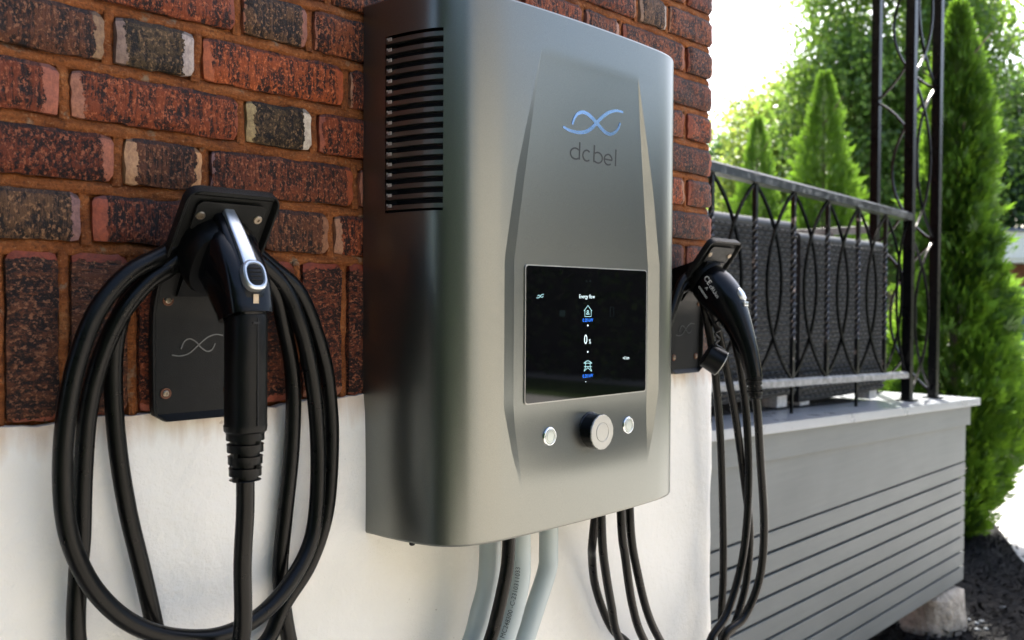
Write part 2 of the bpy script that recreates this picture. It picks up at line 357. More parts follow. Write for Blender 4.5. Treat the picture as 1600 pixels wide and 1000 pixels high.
M = dict(
    brick=m_brick(), mortar=m_mortar(), white=m_white(), metal=m_paint_metal(),
    upper=m_plain('upper_brickwork', (0.16, 0.05, 0.03), 0.85, var=0.5, nscale=9, bump=0.004, bscale=60),
    plastic=m_plain('black_moulded_plastic', (0.0022, 0.0025, 0.0026), 0.36, spec=0.18, bump=0.00025, bscale=700),
    holster=m_plain('charcoal_textured_plastic', (0.0065, 0.0072, 0.0072), 0.42, spec=0.16, bump=0.0005, bscale=900),
    gloss=m_plain('smooth_black_plastic', (0.0016, 0.0019, 0.0026), 0.22, spec=0.25, bump=0.00006, bscale=500, rvar=0.04),
    rubber=m_plain('black_rubber_cable', (0.0018, 0.0021, 0.0022), 0.30, spec=0.20, bump=0.00008, bscale=120),
    silver=m_plain('brushed_silver_latch', (0.55, 0.58, 0.60), 0.34, 0.85, bump=0.0001, var=0.06),
    chrome=m_plain('polished_chrome', (0.55, 0.57, 0.57), 0.14, 1.0, bump=0, var=0.03, rvar=0.03),
    button=m_plain('brushed_steel_button', (0.36, 0.39, 0.37), 0.30, 0.95, bump=0.00005, var=0.05, rvar=0.04),
    knobcap=m_plain('pewter_knob_cap', (0.36, 0.36, 0.34), 0.40, 0.75, bump=0.0001, var=0.05),
    logo=m_plain('sky_blue_inlay', (0.32, 0.46, 0.74), 0.20, 0.95, bump=0, var=0.03, rvar=0.03),  # blue of the reflected sky put into the emblem's base colour
    engrave=m_plain('dark_engraved_letter', (0.016, 0.017, 0.017), 0.5, 0.0, bump=0, var=0.05),
    glass=m_plain('black_screen_glass', (0.0025, 0.0025, 0.003), 0.03, spec=0.36, bump=0, var=0.0, rvar=0.0),
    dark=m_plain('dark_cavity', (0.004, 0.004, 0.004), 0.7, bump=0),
    slat=m_plain('louvre_black_metal', (0.035, 0.036, 0.036), 0.42, 0.4, bump=0.0001),
    glint=m_plain('vent_glint_paint', (0.60, 0.58, 0.52), 0.4, 0.5, bump=0.0001),  # bright colour stands in for light glinting at the vent slot ends
    screw=m_plain('steel_screw', (0.30, 0.25, 0.19), 0.35, 0.9, bump=0.0002),
    rustring=m_plain('rusty_recess', (0.15, 0.06, 0.03), 0.7, bump=0.0004),
    pvc=m_plain('grey_conduit_plastic', (0.36, 0.42, 0.43), 0.42, var=0.06, nscale=8, bump=0.0002, bscale=90),
    ink=m_plain('print_ink', (0.05, 0.06, 0.06), 0.6, bump=0),
    whiteink=m_plain('white_print', (0.75, 0.75, 0.72), 0.6, bump=0),
    lineart=m_plain('moulded_line', (0.085, 0.09, 0.088), 0.4, bump=0),
    deck=m_deck(),
    cap=m_plain('grey_deck_cap_paint', (0.27, 0.29, 0.31), 0.30, var=0.08, nscale=7, bump=0.0005, bscale=50),
    iron=m_plain('black_iron_paint', (0.002, 0.0022, 0.0026), 0.30, spec=0.2, var=0.3, nscale=40, bump=0.0006, bscale=140),
    palerail=m_plain('sunlit_pale_rail_paint', (0.20, 0.205, 0.20), 0.6, var=0.55, nscale=30, bump=0.001, bscale=120),  # sunlit paleness of the bottom rail put into the paint; front rail shares it
    twist=m_twist_paint(), rail=m_rail_paint(),
    wicker=m_plain('grey_black_resin_wicker', (0.048, 0.053, 0.058), 0.36, spec=0.5, var=0.35, nscale=160, bump=0.0005, bscale=200),
    wickerdark=m_plain('dark_furniture_frame', (0.012, 0.012, 0.013), 0.5, bump=0.0003),
    foot=m_plain('pale_plastic_foot', (0.62, 0.62, 0.60), 0.5),
    mat=m_plain('black_rubber_mat', (0.02, 0.02, 0.02), 0.8, bump=0.002, bscale=90),
    concrete=m_plain('weathered_concrete', (0.36, 0.32, 0.26), 0.9, var=0.5, nscale=14, bump=0.02, bscale=32),
    cedar=m_leaf('cedar_foliage', (0.010, 0.038, 0.010), (0.042, 0.100, 0.016), (0.22, 0.42, 0.03), 0.42),
    leafa=m_leaf('maple_foliage', (0.022, 0.055, 0.016), (0.060, 0.105, 0.030), (0.32, 0.53, 0.07), 0.46),
    leafb=m_leaf('light_tree_foliage', (0.05, 0.09, 0.020), (0.10, 0.14, 0.035), (0.46, 0.60, 0.10), 0.50),
    leafc=m_leaf('blue_green_foliage', (0.020, 0.050, 0.026), (0.045, 0.090, 0.040), (0.20, 0.38, 0.08), 0.40),
    bark=m_plain('grey_brown_bark', (0.10, 0.075, 0.055), 0.9, var=0.4, nscale=20, bump=0.01, bscale=30),
    grass=m_ground('lawn', [(0.35, (0.035, 0.07, 0.015)), (0.65, (0.08, 0.13, 0.03))], 3, 60, 0.02),
    drive=m_ground('driveway_paving', [(0.35, (0.36, 0.33, 0.29)), (0.65, (0.47, 0.44, 0.39))], 3, 150, 0.003),
    path=m_ground('pale_concrete_path', [(0.35, (0.44, 0.43, 0.40)), (0.65, (0.56, 0.55, 0.52))], 2, 120, 0.003),
    soil=m_ground('mulch_bed', [(0.35, (0.004, 0.004, 0.005)), (0.65, (0.014, 0.014, 0.014))], 12, 80, 0.02),
    chip=m_plain('dark_mulch_chip', (0.005, 0.005, 0.0055), 0.7, spec=0.12, var=0.7, nscale=9),
    stone=m_plain('blue_grey_stone', (0.07, 0.085, 0.10), 0.7, var=0.4),
    deadleaf=m_plain('tan_dead_leaf', (0.30, 0.17, 0.08), 0.8),
    housewhite=m_plain('white_house_trim', (0.66, 0.65, 0.61), 0.6, bump=0),
    housebrick=m_plain('far_house_brick', (0.20, 0.075, 0.05), 0.85, var=0.35, nscale=6, bump=0.002),
    cream=m_plain('cream_render', (0.72, 0.66, 0.56), 0.85, var=0.08, nscale=3, bump=0.002),
    housepale=m_plain('far_house_render', (0.50, 0.47, 0.40), 0.8, bump=0.002),
    roof=m_plain('far_grey_shingles', (0.13, 0.14, 0.17), 0.9, var=0.3, nscale=5, bump=0.01, bscale=20),
    door=m_plain('slate_blue_door', (0.075, 0.13, 0.17), 0.45, bump=0),
    pane=m_plain('far_window_glass', (0.03, 0.035, 0.04), 0.08, bump=0),
    uiw=m_emit('screen_white', (0.75, 0.92, 0.95), 0.42), uib=m_emit('screen_blue', (0.04, 0.22, 0.95), 0.45),
    uit=m_emit('screen_teal', (0.42, 0.72, 0.75), 0.30), uid=m_emit('screen_dim', (0.25, 0.4, 0.42), 0.015),
)

def text_mb(mb, txt, size, fn, align='CENTER'):
    "adds lettering to mb; fn maps text-plane (u, v) to a 3D point"
    cu = bpy.data.curves.new('lettering', 'FONT'); cu.body = txt; cu.size = size; cu.align_x = align; cu.align_y = 'CENTER'; cu.resolution_u = 3
    ob = bpy.data.objects.new('lettering', cu); COL.objects.link(ob)
    dg = bpy.context.evaluated_depsgraph_get(); me = ob.evaluated_get(dg).to_mesh()
    vs = [fn(v.co.x, v.co.y) for v in me.vertices]; fs = [tuple(p.vertices) for p in me.polygons]
    ob.evaluated_get(dg).to_mesh_clear(); bpy.data.objects.remove(ob); bpy.data.curves.remove(cu)
    mb.add(vs, fs)

# ------------------------------------------------------------------ ground
def sheet(name, poly, z, mat, kind='structure'):
    me = bpy.data.meshes.new(name); me.from_pydata([(x, y, z) for x, y in poly], [], [tuple(range(len(poly)))]); me.update()
    o = link(name, me, mat); o['kind'] = kind; return o
sheet('forecourt', [(-14, -9), (6.0, -9), (6.0, -3.604), (-14, -3.604)], G0 + .004, M['drive'])
sheet('ground', [(-300, -300), (400, -300), (400, 400), (-300, 400)], G0, M['grass'])
EDGE = [(6.0, -.12), (6.5, .38), (7.2, .76), (8.2, 1.22), (8.6, 2.4)]
sheet('driveway', [(-14, -3.6), (6.0, -3.6), (6.0, -0.12), (-14, -0.12)], G0 + .004, M['drive'])
sheet('path', [(6.0, -30), (13, -30), (13, 18), (8.6, 18)] + EDGE[::-1], G0 + .004, M['path'])
sheet('road', [(16, -120), (23, -120), (23, 120), (16, 120)], G0 + .004, M['drive'])
sheet('flower_bed', [(1.84, -0.12)] + EDGE + [(8.6, 8), (1.84, 8)], G0 + .008, M['soil'])

def mulch():
    rg = np.random.default_rng(5); n = 9000
    x = rg.uniform(4.6, 8.2, n); y = rg.uniform(-0.1, 2.2, n)
    keep = y > np.interp(x, [e[0] for e in EDGE], [e[1] for e in EDGE]) + rg.normal(0, .03, n); x = x[keep]; y = y[keep]; n = len(x)
    P = np.stack([x, y, np.full(n, G0 + .016) + rg.uniform(0, .03, n)], 1)
    a = rg.uniform(0, 6.28, n); tl = rg.normal(0, .45, n); L = rg.uniform(.02, .06, n); W = rg.uniform(.006, .016, n)
    d = np.stack([np.cos(a) * np.cos(tl), np.sin(a) * np.cos(tl), np.sin(tl)], 1) * L[:, None] / 2
    e = np.stack([-np.sin(a), np.cos(a), rg.normal(0, .4, n)], 1) * W[:, None] / 2
    V = np.stack([P - d - e, P + d - e, P + d + e, P - d + e], 1)
    o = link('mulch', quads_mesh('mulch', V, 4, M['chip']), None); tag(o, 'dark shredded mulch covering the bed beside the porch', 'mulch', kind='stuff')
mulch()
def pebble(p, r, lab):
    bm = bmesh.new(); bmesh.ops.create_icosphere(bm, subdivisions=2, radius=r)
    q = random.Random(int(p[0] * 1000))
    ph = [q.uniform(0, 6) for _ in range(3)]
    for v in bm.verts:
        v.co *= 1 + .16 * math.sin(v.co.x / r * 2 + ph[0]) * math.cos(v.co.y / r * 2 + ph[1]); v.co.z *= .55; v.co += Vector(p)
    me = bpy.data.meshes.new('stone'); bm.to_mesh(me); bm.free(); me.polygons.foreach_set('use_smooth', [True] * len(me.polygons))
    return tag(link('stone', me, M['stone']), lab, 'stone', 'small stones in the mulch')
for i, (px, py) in enumerate([(1513, 968), (1524, 974), (1536, 972), (1541, 983), (1527, 984), (1568, 950)]):
    d = F_ + R_ * ((px - 800) / FPX) - U_ * ((py - 500) / FPX); k = (G0 + .03) / d.z
    pebble((d.x * k, d.y * k - DW, G0 + .03), .014 + .004 * (i % 3), 'small blue grey stone lying in the dark mulch by the concrete footing')

# ------------------------------------------------------------------ brick wall
PZ, PITCHZ = 0.3634, 0.0749
XC = 1.826                                   # outside corner
wall = thing('brick_wall', 'rough dark red brick house wall with orange mortar behind the grey power unit', 'wall', (0.7, 0.0, 0.0))
def wavy_strip(mb, p0, p1, half, y0, bulge, q, n, vert=False):
    "a mortar bead: rounded strip with an uneven surface"
    prof = [(-1.0, 0.004), (-0.86, -0.75), (-0.5, -1.0), (0.0, -0.92), (0.5, -0.6), (0.82, -0.1), (1.0, 0.006)]
    vs = []; m = len(prof)
    ph = [q.uniform(0, 6.28) for _ in range(4)]
    for i in range(n + 1):
        s_ = i / n; c = lerp(p0, p1, s_)
        wob = .0011 * math.sin(s_ * (p1 - p0) * 60 + ph[0]) + q.gauss(0, .0006)
        bl = bulge * (1 + .28 * math.sin(s_ * (p1 - p0) * 43 + ph[1]) + .18 * math.sin(s_ * (p1 - p0) * 117 + ph[2]) + q.gauss(0, .12))
        for u, d in prof:
            yy = y0 + (d * bl if d < 0 else d) + q.gauss(0, .0002)
            if vert: vs.append((half[0] + u * half[1] + wob, yy, c))
            else: vs.append((c, yy, half[0] + u * half[1] + wob))
    fs = [(i * m + k, i * m + k + 1, (i + 1) * m + k + 1, (i + 1) * m + k) for i in range(n) for k in range(m - 1)]
    mb.add(vs, fs)

PALETTE = [(0.195, 0.038, 0.008), (0.145, 0.028, 0.007), (0.260, 0.052, 0.009), (0.130, 0.030, 0.009), (0.180, 0.043, 0.010)]
OLIVE = (0.075, 0.046, 0.020); BROWN = (0.095, 0.030, 0.011); GREY = (0.095, 0.046, 0.020)
STRIPS = [(0.36, 0.10, 0.05), (0.42, 0.17, 0.10), (0.30, 0.08, 0.04), (0.46, 0.25, 0.15)]
CREAM = (0.60, 0.52, 0.38); PEACH = (0.62, 0.33, 0.16); MAUVE = (0.30, 0.17, 0.16)
def brick(cx, cz, L, hh, dep, color, strips, soldier=False, seed=0, ret=False):
    """rounded brick with a worn outline; the local length axis is X, the face looks to -Y.
    strips: (left width, left colour, right width, right colour)"""
    q = random.Random(seed)
    nx = max(6, int(L / .011)); nz = 6; e = .0035
    xs = [-L / 2 + L * i / nx for i in range(nx + 1)]; zs = [-hh / 2 + hh * k / nz for k in range(nz + 1)]
    ph = [q.uniform(0, 6.28) for _ in range(6)]
    vs = []; edge = []; soot = []; sid = []
    for iz, z in enumerate(zs):
        for ix, x in enumerate(xs):
            bx = ix in (0, nx); bz = iz in (0, nz)
            y = 0.0
            dx = dz = 0.0
            if bz: dz = q.gauss(0, .0007) + .0004 * math.sin(x * 70 + ph[0] + iz)
            if bx: dx = q.gauss(0, .0006) + .0007 * math.sin(z * 140 + ph[1] + ix)
            y += q.gauss(0, .0005) + .0008 * math.sin(x * 50 + ph[2]) * math.sin(z * 60 + ph[3])
            if bx or bz: y += e * (0.8 + 0.4 * q.random())
            if bx and bz: y += e * 1.1; dx += -.0022 * (1 if x > 0 else -1); dz += -.0018 * (1 if z > 0 else -1)
            vs.append((x + dx, y, z + dz)); edge.append(L / 2 - abs(x)); soot.append(hh / 2 - z - 0.0005); sid.append(x)
    nfront = len(vs); W = nx + 1
    fs = [(iz * W + ix, iz * W + ix + 1, (iz + 1) * W + ix + 1, (iz + 1) * W + ix) for iz in range(nz) for ix in range(nx)]
    ring = [ix for ix in range(W)] + [iz * W + nx for iz in range(1, nz + 1)] + [nz * W + ix for ix in range(nx - 1, -1, -1)] + [iz * W for iz in range(nz - 1, 0, -1)]
    b0 = len(vs)
    for r in ring:
        x, y, z = vs[r]; vs.append((x, dep, z)); edge.append(edge[r]); soot.append(soot[r]); sid.append(x)
    n = len(ring)
    fs += [(ring[(i + 1) % n], ring[i], b0 + i, b0 + (i + 1) % n) for i in range(n)]
    me = bpy.data.meshes.new('brick'); me.from_pydata(vs, [], fs); me.update()
    a = me.attributes.new('edge', 'FLOAT', 'POINT'); a.data.foreach_set('value', edge)
    a = me.attributes.new('soot', 'FLOAT', 'POINT'); a.data.foreach_set('value', [s if not soldier else 1.0 for s in soot])
    a = me.attributes.new('strip', 'FLOAT', 'POINT'); a.data.foreach_set('value', [strips[0] if x < 0 else strips[2] for x in sid])
    a = me.attributes.new('stripcol', 'FLOAT_COLOR', 'POINT')
    a.data.foreach_set('color', [c for x in sid for c in ((*strips[1], 1) if x < 0 else (*strips[3], 1))])
    me.polygons.foreach_set('use_smooth', [True] * len(me.polygons)); me.set_sharp_from_angle(angle=math.radians(48))
    o = bpy.data.objects.new('brick', me); COL.objects.link(o); me.materials.append(M['brick'])
    o.location = (cx, q.uniform(-.0012, .0012), cz); o.color = (*color, q.uniform(.05, .95))
    o.rotation_euler = (q.gauss(0, .004), math.radians(90) if soldier else q.gauss(0, .003), q.gauss(0, .004))
    attach(o, wall); return o

mortar = MB()
mortar.box(-2.2, XC - .012, .0135, .10, -0.16, 1.09)
special = {  # (row, index from the listed joints): colour, strips
    (-1, 376): (PALETTE[4], (.006, STRIPS[1], .010, STRIPS[1])),
}
ROWS = {-4: [1.539, 1.647], -3: [1.362, 1.481, 1.718], -2: [], -1: [.623, .738, 1.72], 0: [.448, .564, .802], 1: [.395, .628, .746, 1.725],
        2: [.459, .575, .820], 3: [.419, .657, .775]}
SPEC = {(-1, .623): (PALETTE[0], (.004, STRIPS[0], .010, STRIPS[2])), (-1, .738): (GREY, (.003, STRIPS[1], .012, (.36, .16, .12))), (-1, .96): (PALETTE[2], (.012, STRIPS[1], .01, STRIPS[0])),
        (0, .448): (BROWN, (.006, BROWN, .015, (.34, .22, .12))), (0, .564): (OLIVE, (.013, (.34, .25, .21), .017, (.55, .50, .47))), (0, .802): (PALETTE[2], (.014, (.52, .15, .06), .015, (.50, .12, .04))),
        (1, .395): (PALETTE[1], (.004, STRIPS[0], .022, (.44, .15, .09))), (1, .628): (PALETTE[0], (.016, (.48, .22, .14), .004, STRIPS[0])), (1, .746): (OLIVE, (.012, (.50, .40, .20), .020, (.78, .74, .62))), (1, .96): (PALETTE[2], (.015, (.60, .16, .05), .01, STRIPS[0])),
        (2, .459): (PALETTE[1], (.004, STRIPS[0], .019, (.46, .17, .10))), (2, .575): (BROWN, (.013, (.66, .40, .22), .017, (.74, .42, .20))), (2, .820): (PALETTE[3], (.003, MAUVE, .014, (.44, .11, .04))),
        (3, .419): (GREY, (.004, GREY, .014, MAUVE)), (3, .657): (PALETTE[1], (.022, (.40, .10, .05), .006, STRIPS[0])), (3, .775): (BROWN, (.004, BROWN, .013, (.36, .18, .10))),
        (-4, 1.647): (GREY, (.010, (.40, .28, .2), .012, (.62, .55, .47))), (-3, 1.481): (PALETTE[4], (.010, (.45, .22, .16), .014, (.55, .33, .24)))}
rows_all = list(range(-10, 4))
seed = 100
for k in rows_all:
    zt = PZ - PITCHZ * k; zb = zt - PITCHZ
    J = list(ROWS.get(k, []))
    half_end = (k % 2 == 1) if k > -4 else (k % 2 == 1)
    # fill the joints that nothing shows, alternating stretcher and header
    def fill(a, b, first):
        out = []; x = a; st = first
        while b - x > 0.36:
            x += 0.235 if st else 0.117; out.append(x); st = not st
        if b - x > 0.25: out.append(x + (b - x) * (0.66 if st else 0.34))
        return out
    left = [j for j in J if j < 1.0]; right = [j for j in J if j >= 1.0]
    if not left: left = [0.40 + (0.117 if k % 2 else 0.0) + rnd.uniform(-.02, .02)]
    if not right: right = [XC - (0.105 if half_end else 0.222)]
    lo = []; x = left[0]; st = True if (len(left) > 1 and left[1] - left[0] < .15) else False
    while x > -2.0: x -= 0.235 if st else 0.117; st = not st; lo.append(x)
    J = sorted(lo) + left + fill(left[-1], right[0], not (len(left) > 1 and left[-1] - left[-2] > .15)) + right
    J = [j for j in J if j > -2.1] + [XC + .0072]
    for a, b in zip(J[:-1], J[1:]):
        jw = .0072
        col = rnd.choice(PALETTE); sp = (rnd.choice([.003, .008, .013]), rnd.choice(STRIPS), rnd.choice([.004, .010, .015]), rnd.choice(STRIPS))
        if b - a < .15 and rnd.random() < .22: col = rnd.choice([OLIVE, BROWN, GREY])
        if (k, round(b, 3)) in SPEC: col, sp = SPEC[(k, round(b, 3))]
        seed += 1
        brick((a + b) / 2, (zt + zb) / 2, b - a - 2 * jw, PITCHZ - .0165 + rnd.uniform(-.001, .001), .098, col, sp, seed=seed)
        if a > -2.0: wavy_strip(mortar, zb + .004, zt - .004, (a, .0086), .0115, .0060, rnd, 10, True)
    wavy_strip(mortar, -2.15, XC - .009, (zt, .0108), .0125, .0078, rnd, 320)
zt = PZ - PITCHZ * 4; zb = -0.147
wavy_strip(mortar, -2.15, XC - .009, (zt, .0108), .0125, .0078, rnd, 320)
SJ = [.322, .394, .476, .556, .637, .717, .799]
while SJ[0] > -2.0: SJ.insert(0, SJ[0] - .0795)
while SJ[-1] + .14 < XC: SJ.append(SJ[-1] + .0795)
SJ.append(XC + .0072)
for a, b in zip(SJ[:-1], SJ[1:]):
    seed += 1
    tip = (.016, (.34, .15, .09)) if abs(a - .717) < .01 else ((.012, (.40, .10, .05)) if rnd.random() < .5 else (.003, STRIPS[0]))
    brick((a + b) / 2, (zt + zb) / 2 - .002, zt - zb - .010, b - a - .0150, .098, rnd.choice([PALETTE[0], PALETTE[1], PALETTE[3], BROWN, BROWN]), (tip[0], tip[1], .010, (.26, .05, .02)) if False else (.010, (.26, .05, .02), tip[0], tip[1]), True, seed)
    wavy_strip(mortar, zb - .004, zt - .006, (a, .0080), .0115, .0065, rnd, 18, True)
mo = mortar.build('mortar', M['mortar'], wall, 40)
# the rest of the house behind and above
shell = MB(); shell.box(-9.0, XC - .12, .101, 8.0, G0, 5.2)
shell.box(-9.0, XC - .004, .03, .1005, 1.095, 5.2); shell.box(XC - .1195, XC - .004, .1015, 8.0, -0.155, 5.2)
shell.box(-9.0, -2.21, .02, .1005, G0, 1.09)
shell.build('upper_wall', M['upper'], wall)

# white parged base
def parging():
    q = random.Random(3); n = 300; m = 46
    xs = [-2.3 + (XC + .008 + 2.3) * i / n for i in range(n + 1)]
    vs = []
    for i, x in enumerate(xs):
        top = -0.1475 + .0022 * math.sin(x * 17) + .0016 * math.sin(x * 61 + 1) + q.gauss(0, .0009)
        for k in range(m + 1):
            t = k / m; z = lerp(G0, top, t ** 0.8)
            y = -.005 + .0016 * math.sin(x * 9 + z * 6) + .0012 * math.sin(z * 14 - x * 5)
            xx = x
            if k == m: y += .003
            if i == n: xx += .0025 * math.sin(z * 31) + .002 * math.sin(z * 77) + q.gauss(0, .0008); y += .006
            if i == n - 1: xx = XC - .001 + .002 * math.sin(z * 31)
            vs.append((xx, y, z))
    W = m + 1
    fs = [(i * W + k, (i + 1) * W + k, (i + 1) * W + k + 1, i * W + k + 1) for i in range(n) for k in range(m)]
    b0 = len(vs)
    for i in range(n + 1): x, y, z = vs[i * W + m]; vs.append((x, .0125, z + .001))
    fs += [(i * W + m, (i + 1) * W + m, b0 + i + 1, b0 + i) for i in range(n)]
    b1 = len(vs)
    for k in range(W): x, y, z = vs[n * W + k]; vs.append((x, .9, z))
    fs += [(n * W + k, b1 + k, b1 + k + 1, n * W + k + 1) for k in range(m)]
    mb = MB(); mb.add(vs, fs); o = mb.build('foundation_wall', M['white'], None, 50)
    tag(o, 'white painted parged foundation wall below the red bricks', 'wall')
parging()

# ------------------------------------------------------------------ power unit
CX = 1.150
HW = [.320, .3175, .316, .312, .307, .302, .296, .288, .278, .267, .255, .241, .225, .210, .200]
HY = [.0, -.025, -.05, -.080, -.104, -.122, -.138, -.1505, -.161, -.1695, -.176, -.181, -.1850, -.1878, -.1892]
PANEL = -.1830
def body_y(h):
    h = abs(h)
    return interp(h, [0, .05, .1, .15, .2] + HW[::-1][1:], [-.196, -.1956, -.1945, -.1926, -.1892] + HY[::-1][1:])
ZB, ZT = -.361, .456
def inner_h(z): return interp(z, [-.29, -.16, .065, .392], [.161, .172, .172, .124])
def outer_h(z): return interp(z, [-.29, -.23, -.16, .065, .2, .392], [.1615, .182, .199, .199, .175, .1245])
def bulge(z):
    t = interp(z, [-.29, -.165, .06, .392], [0, 1, 1, 0]); return t * t * (3 - 2 * t) if z < 0 else t ** .8
def front_y(x, z):
    h = abs(x - CX); b = bulge(z); by = body_y(h); ih, oh = inner_h(z), outer_h(z)
    py = lerp(by, PANEL, b)
    if h <= ih: return py
    if h >= oh: return by
    edge = lerp(body_y(ih), PANEL, b)
    return lerp(edge, body_y(oh), (h - ih) / max(oh - ih, 1e-5))
unit = thing('power_unit', 'large pewter grey wall mounted power unit with black touch screen and knob', 'charger', (CX, 0, ZB))
V0, V1 = .1335, .3985          # vent opening heights
VY0, VY1 = -.05, -.1505        # its depth range on the left side
def housing():
    zrows = [(ZB, .0035), (ZB + .0012, .001), (ZB + .004, 0)] + [(z, 0) for z in np.linspace(ZB + .02, V0 - .01, 44)] + [(V0, 0)] + [(z, 0) for z in np.linspace(V0 + .008, V1 - .008, 30)] + [(V1, 0)] + \
            [(z, 0) for z in np.linspace(V1 + .006, ZT - .01, 7)] + [(ZT - .004, 0), (ZT - .0012, .001), (ZT, .0035)]
    rows = []
    for z, ins in zrows:
        r = []
        for h, y in zip(HW[:-1], HY[:-1]): r.append((-h, y))
        oh, ih = outer_h(z), inner_h(z)
        if not (-.29 < z < .392): oh, ih = (.162, .1605) if z < 0 else (.126, .1245)
        r.append((-(oh * .3 + .2115 * .7), None)); r.append((-oh, None)); r.append((-ih, None))
        for s_ in (-.9, -.7, -.5, -.3, -.1, .1, .3, .5, .7, .9): r.append((s_ * ih, None))
        r.append((ih, None)); r.append((oh, None)); r.append(((oh * .3 + .2115 * .7), None))
        for h, y in list(zip(HW[:-1], HY[:-1]))[::-1]: r.append((h, y))
        pts = []
        for h, y in r:
            yy = front_y(CX + h, z) if y is None else y
            if ins: h = h * (1 - ins / .3); yy = yy + (ins if yy < -.01 else 0)
            pts.append((CX + h, yy, z))
        rows.append(pts)
    n = len(rows[0]); vs = [p for r in rows for p in r]; fs = []
    iy0 = HY.index(VY0); iy1 = HY.index(VY1)
    for i in range(len(rows) - 1):
        z0, z1 = zrows[i][0], zrows[i + 1][0]
        for k in range(n - 1):
            if iy0 <= k < iy1 and z0 >= V0 - 1e-6 and z1 <= V1 + 1e-6: continue
            fs.append((i * n + k, i * n + k + 1, (i + 1) * n + k + 1, (i + 1) * n + k))
        fs.append((i * n + n - 1, i * n, (i + 1) * n, (i + 1) * n + n - 1))
    fs.append(tuple(range(n - 1, -1, -1))); fs.append(tuple((len(rows) - 1) * n + k for k in range(n)))
    mb = MB(); mb.add(vs, fs); o = mb.build('housing', M['metal'], unit, 14)
    c0 = len(HW) - 1; crease = {c0 + 1, c0 + 2, c0 + 13, c0 + 14}; me = o.data
    sh = me.attributes.get('sharp_edge') or me.attributes.new('sharp_edge', 'BOOLEAN', 'EDGE')
    for e in me.edges:
        a, b = sorted(e.vertices)
        if b - a == n and (a % n) in crease and -.29 < zrows[a // n][0] and zrows[b // n][0] < .395: sh.data[e.index].value = True
housing()
cav = MB(); cav.box(CX - .2955, CX - .25, -.158, -.035, V0 - .012, V1 + .012)
def cavity():
    m = MB()
    a = [(CX - h + .0035, y) for h, y in zip(HW[2:8], HY[2:8])]; b = [(CX - h + .022, y) for h, y in zip(HW[2:8], HY[2:8])]
    # open box behind the louvres: back, top, bottom, two ends
    for i in range(len(b) - 1):
        m.add([(*b[i], V0 - .006), (*b[i + 1], V0 - .006), (*b[i + 1], V1 + .006), (*b[i], V1 + .006)], [(0, 1, 2, 3)])
        for z in (V0 - .006, V1 + .006):
            m.add([(*a[i], z), (*a[i + 1], z), (*b[i + 1], z), (*b[i], z)], [(0, 1, 2, 3)])
    for i in (0, -1): m.add([(*a[i], V0 - .006), (*b[i], V0 - .006), (*b[i], V1 + .006), (*a[i], V1 + .006)], [(0, 1, 2, 3)])
    m.build('vent_recess', M['dark'], unit)
cavity()
NS = 17
def vent_slat(i):
    m = MB(); pitch = (V1 - V0) / NS; z0 = V0 + pitch * i
    pts = list(zip(HW[2:8], HY[2:8]))
    prof = [(.0004, .0085), (.0016, .0085), (.0075, .0010), (.0060, .0000), (.0004, .0022)]     # (inward, up) cross-section: a sloping blade
    vs = []
    for h, y in pts:
        for inn, up in prof: vs.append((CX - h + inn + .0003, y, z0 + pitch * .12 + up * 1.05))
    k = len(prof); fs = [(a * k + b, a * k + (b + 1) % k, (a + 1) * k + (b + 1) % k, (a + 1) * k + b) for a in range(len(pts) - 1) for b in range(k)]
    fs += [tuple(range(k)), tuple((len(pts) - 1) * k + b for b in range(k - 1, -1, -1))]
    m.add(vs, fs); o = m.build('vent_slat', M['metal'], unit)
    t = MB(); x = CX - HW[2] + .0012
    t.box(x, x + .0012, VY0 - .0125, VY0 - .0045, z0 + pitch * .52, z0 + pitch * .82); t.box(x, x + .0012, VY0 - .0030, VY0 - .0012, z0 + pitch * .48, z0 + pitch * .88)
    t.build('end_glint', M['glint'], o)  # small pale pieces that paint the glints at the slot ends
for i in range(NS): vent_slat(i)

def on_unit(px, py):
    y = -.19
    for _ in range(4):
        p = at(px, py, y); y = front_y(p.x, p.z)
    return p
# logo
def curve2(pix, n=8): return [(p.x, p.z) for p in spline([on_unit(*q) for q in pix], n)]
def lz(x, y): return (860 + x * 140 / 1077, 150 + y * 130 / 1000)
lg = MB()
ca = curve2([lz(150, 370), lz(230, 415), lz(330, 438), lz(420, 430), lz(495, 385), lz(553, 322), lz(620, 255), lz(700, 200), lz(790, 178), lz(872, 196)], 6)
cb = curve2([lz(262, 342), lz(285, 270), lz(325, 215), lz(385, 195), lz(450, 222), lz(505, 272), lz(553, 325), lz(610, 390), lz(660, 440), lz(715, 460), lz(770, 440), lz(815, 390), lz(836, 325)], 6)
def wprof(n, w): return [w * (.55 + .45 * math.sin(math.pi * i / (n - 1))) for i in range(n)]
lg.ribbon(ca, .006, front_y, .0007, wprof(len(ca), .0066)); lg.ribbon(cb, .006, front_y, .0009, wprof(len(cb), .0066))
lg.build('ribbon_emblem', M['logo'], unit)
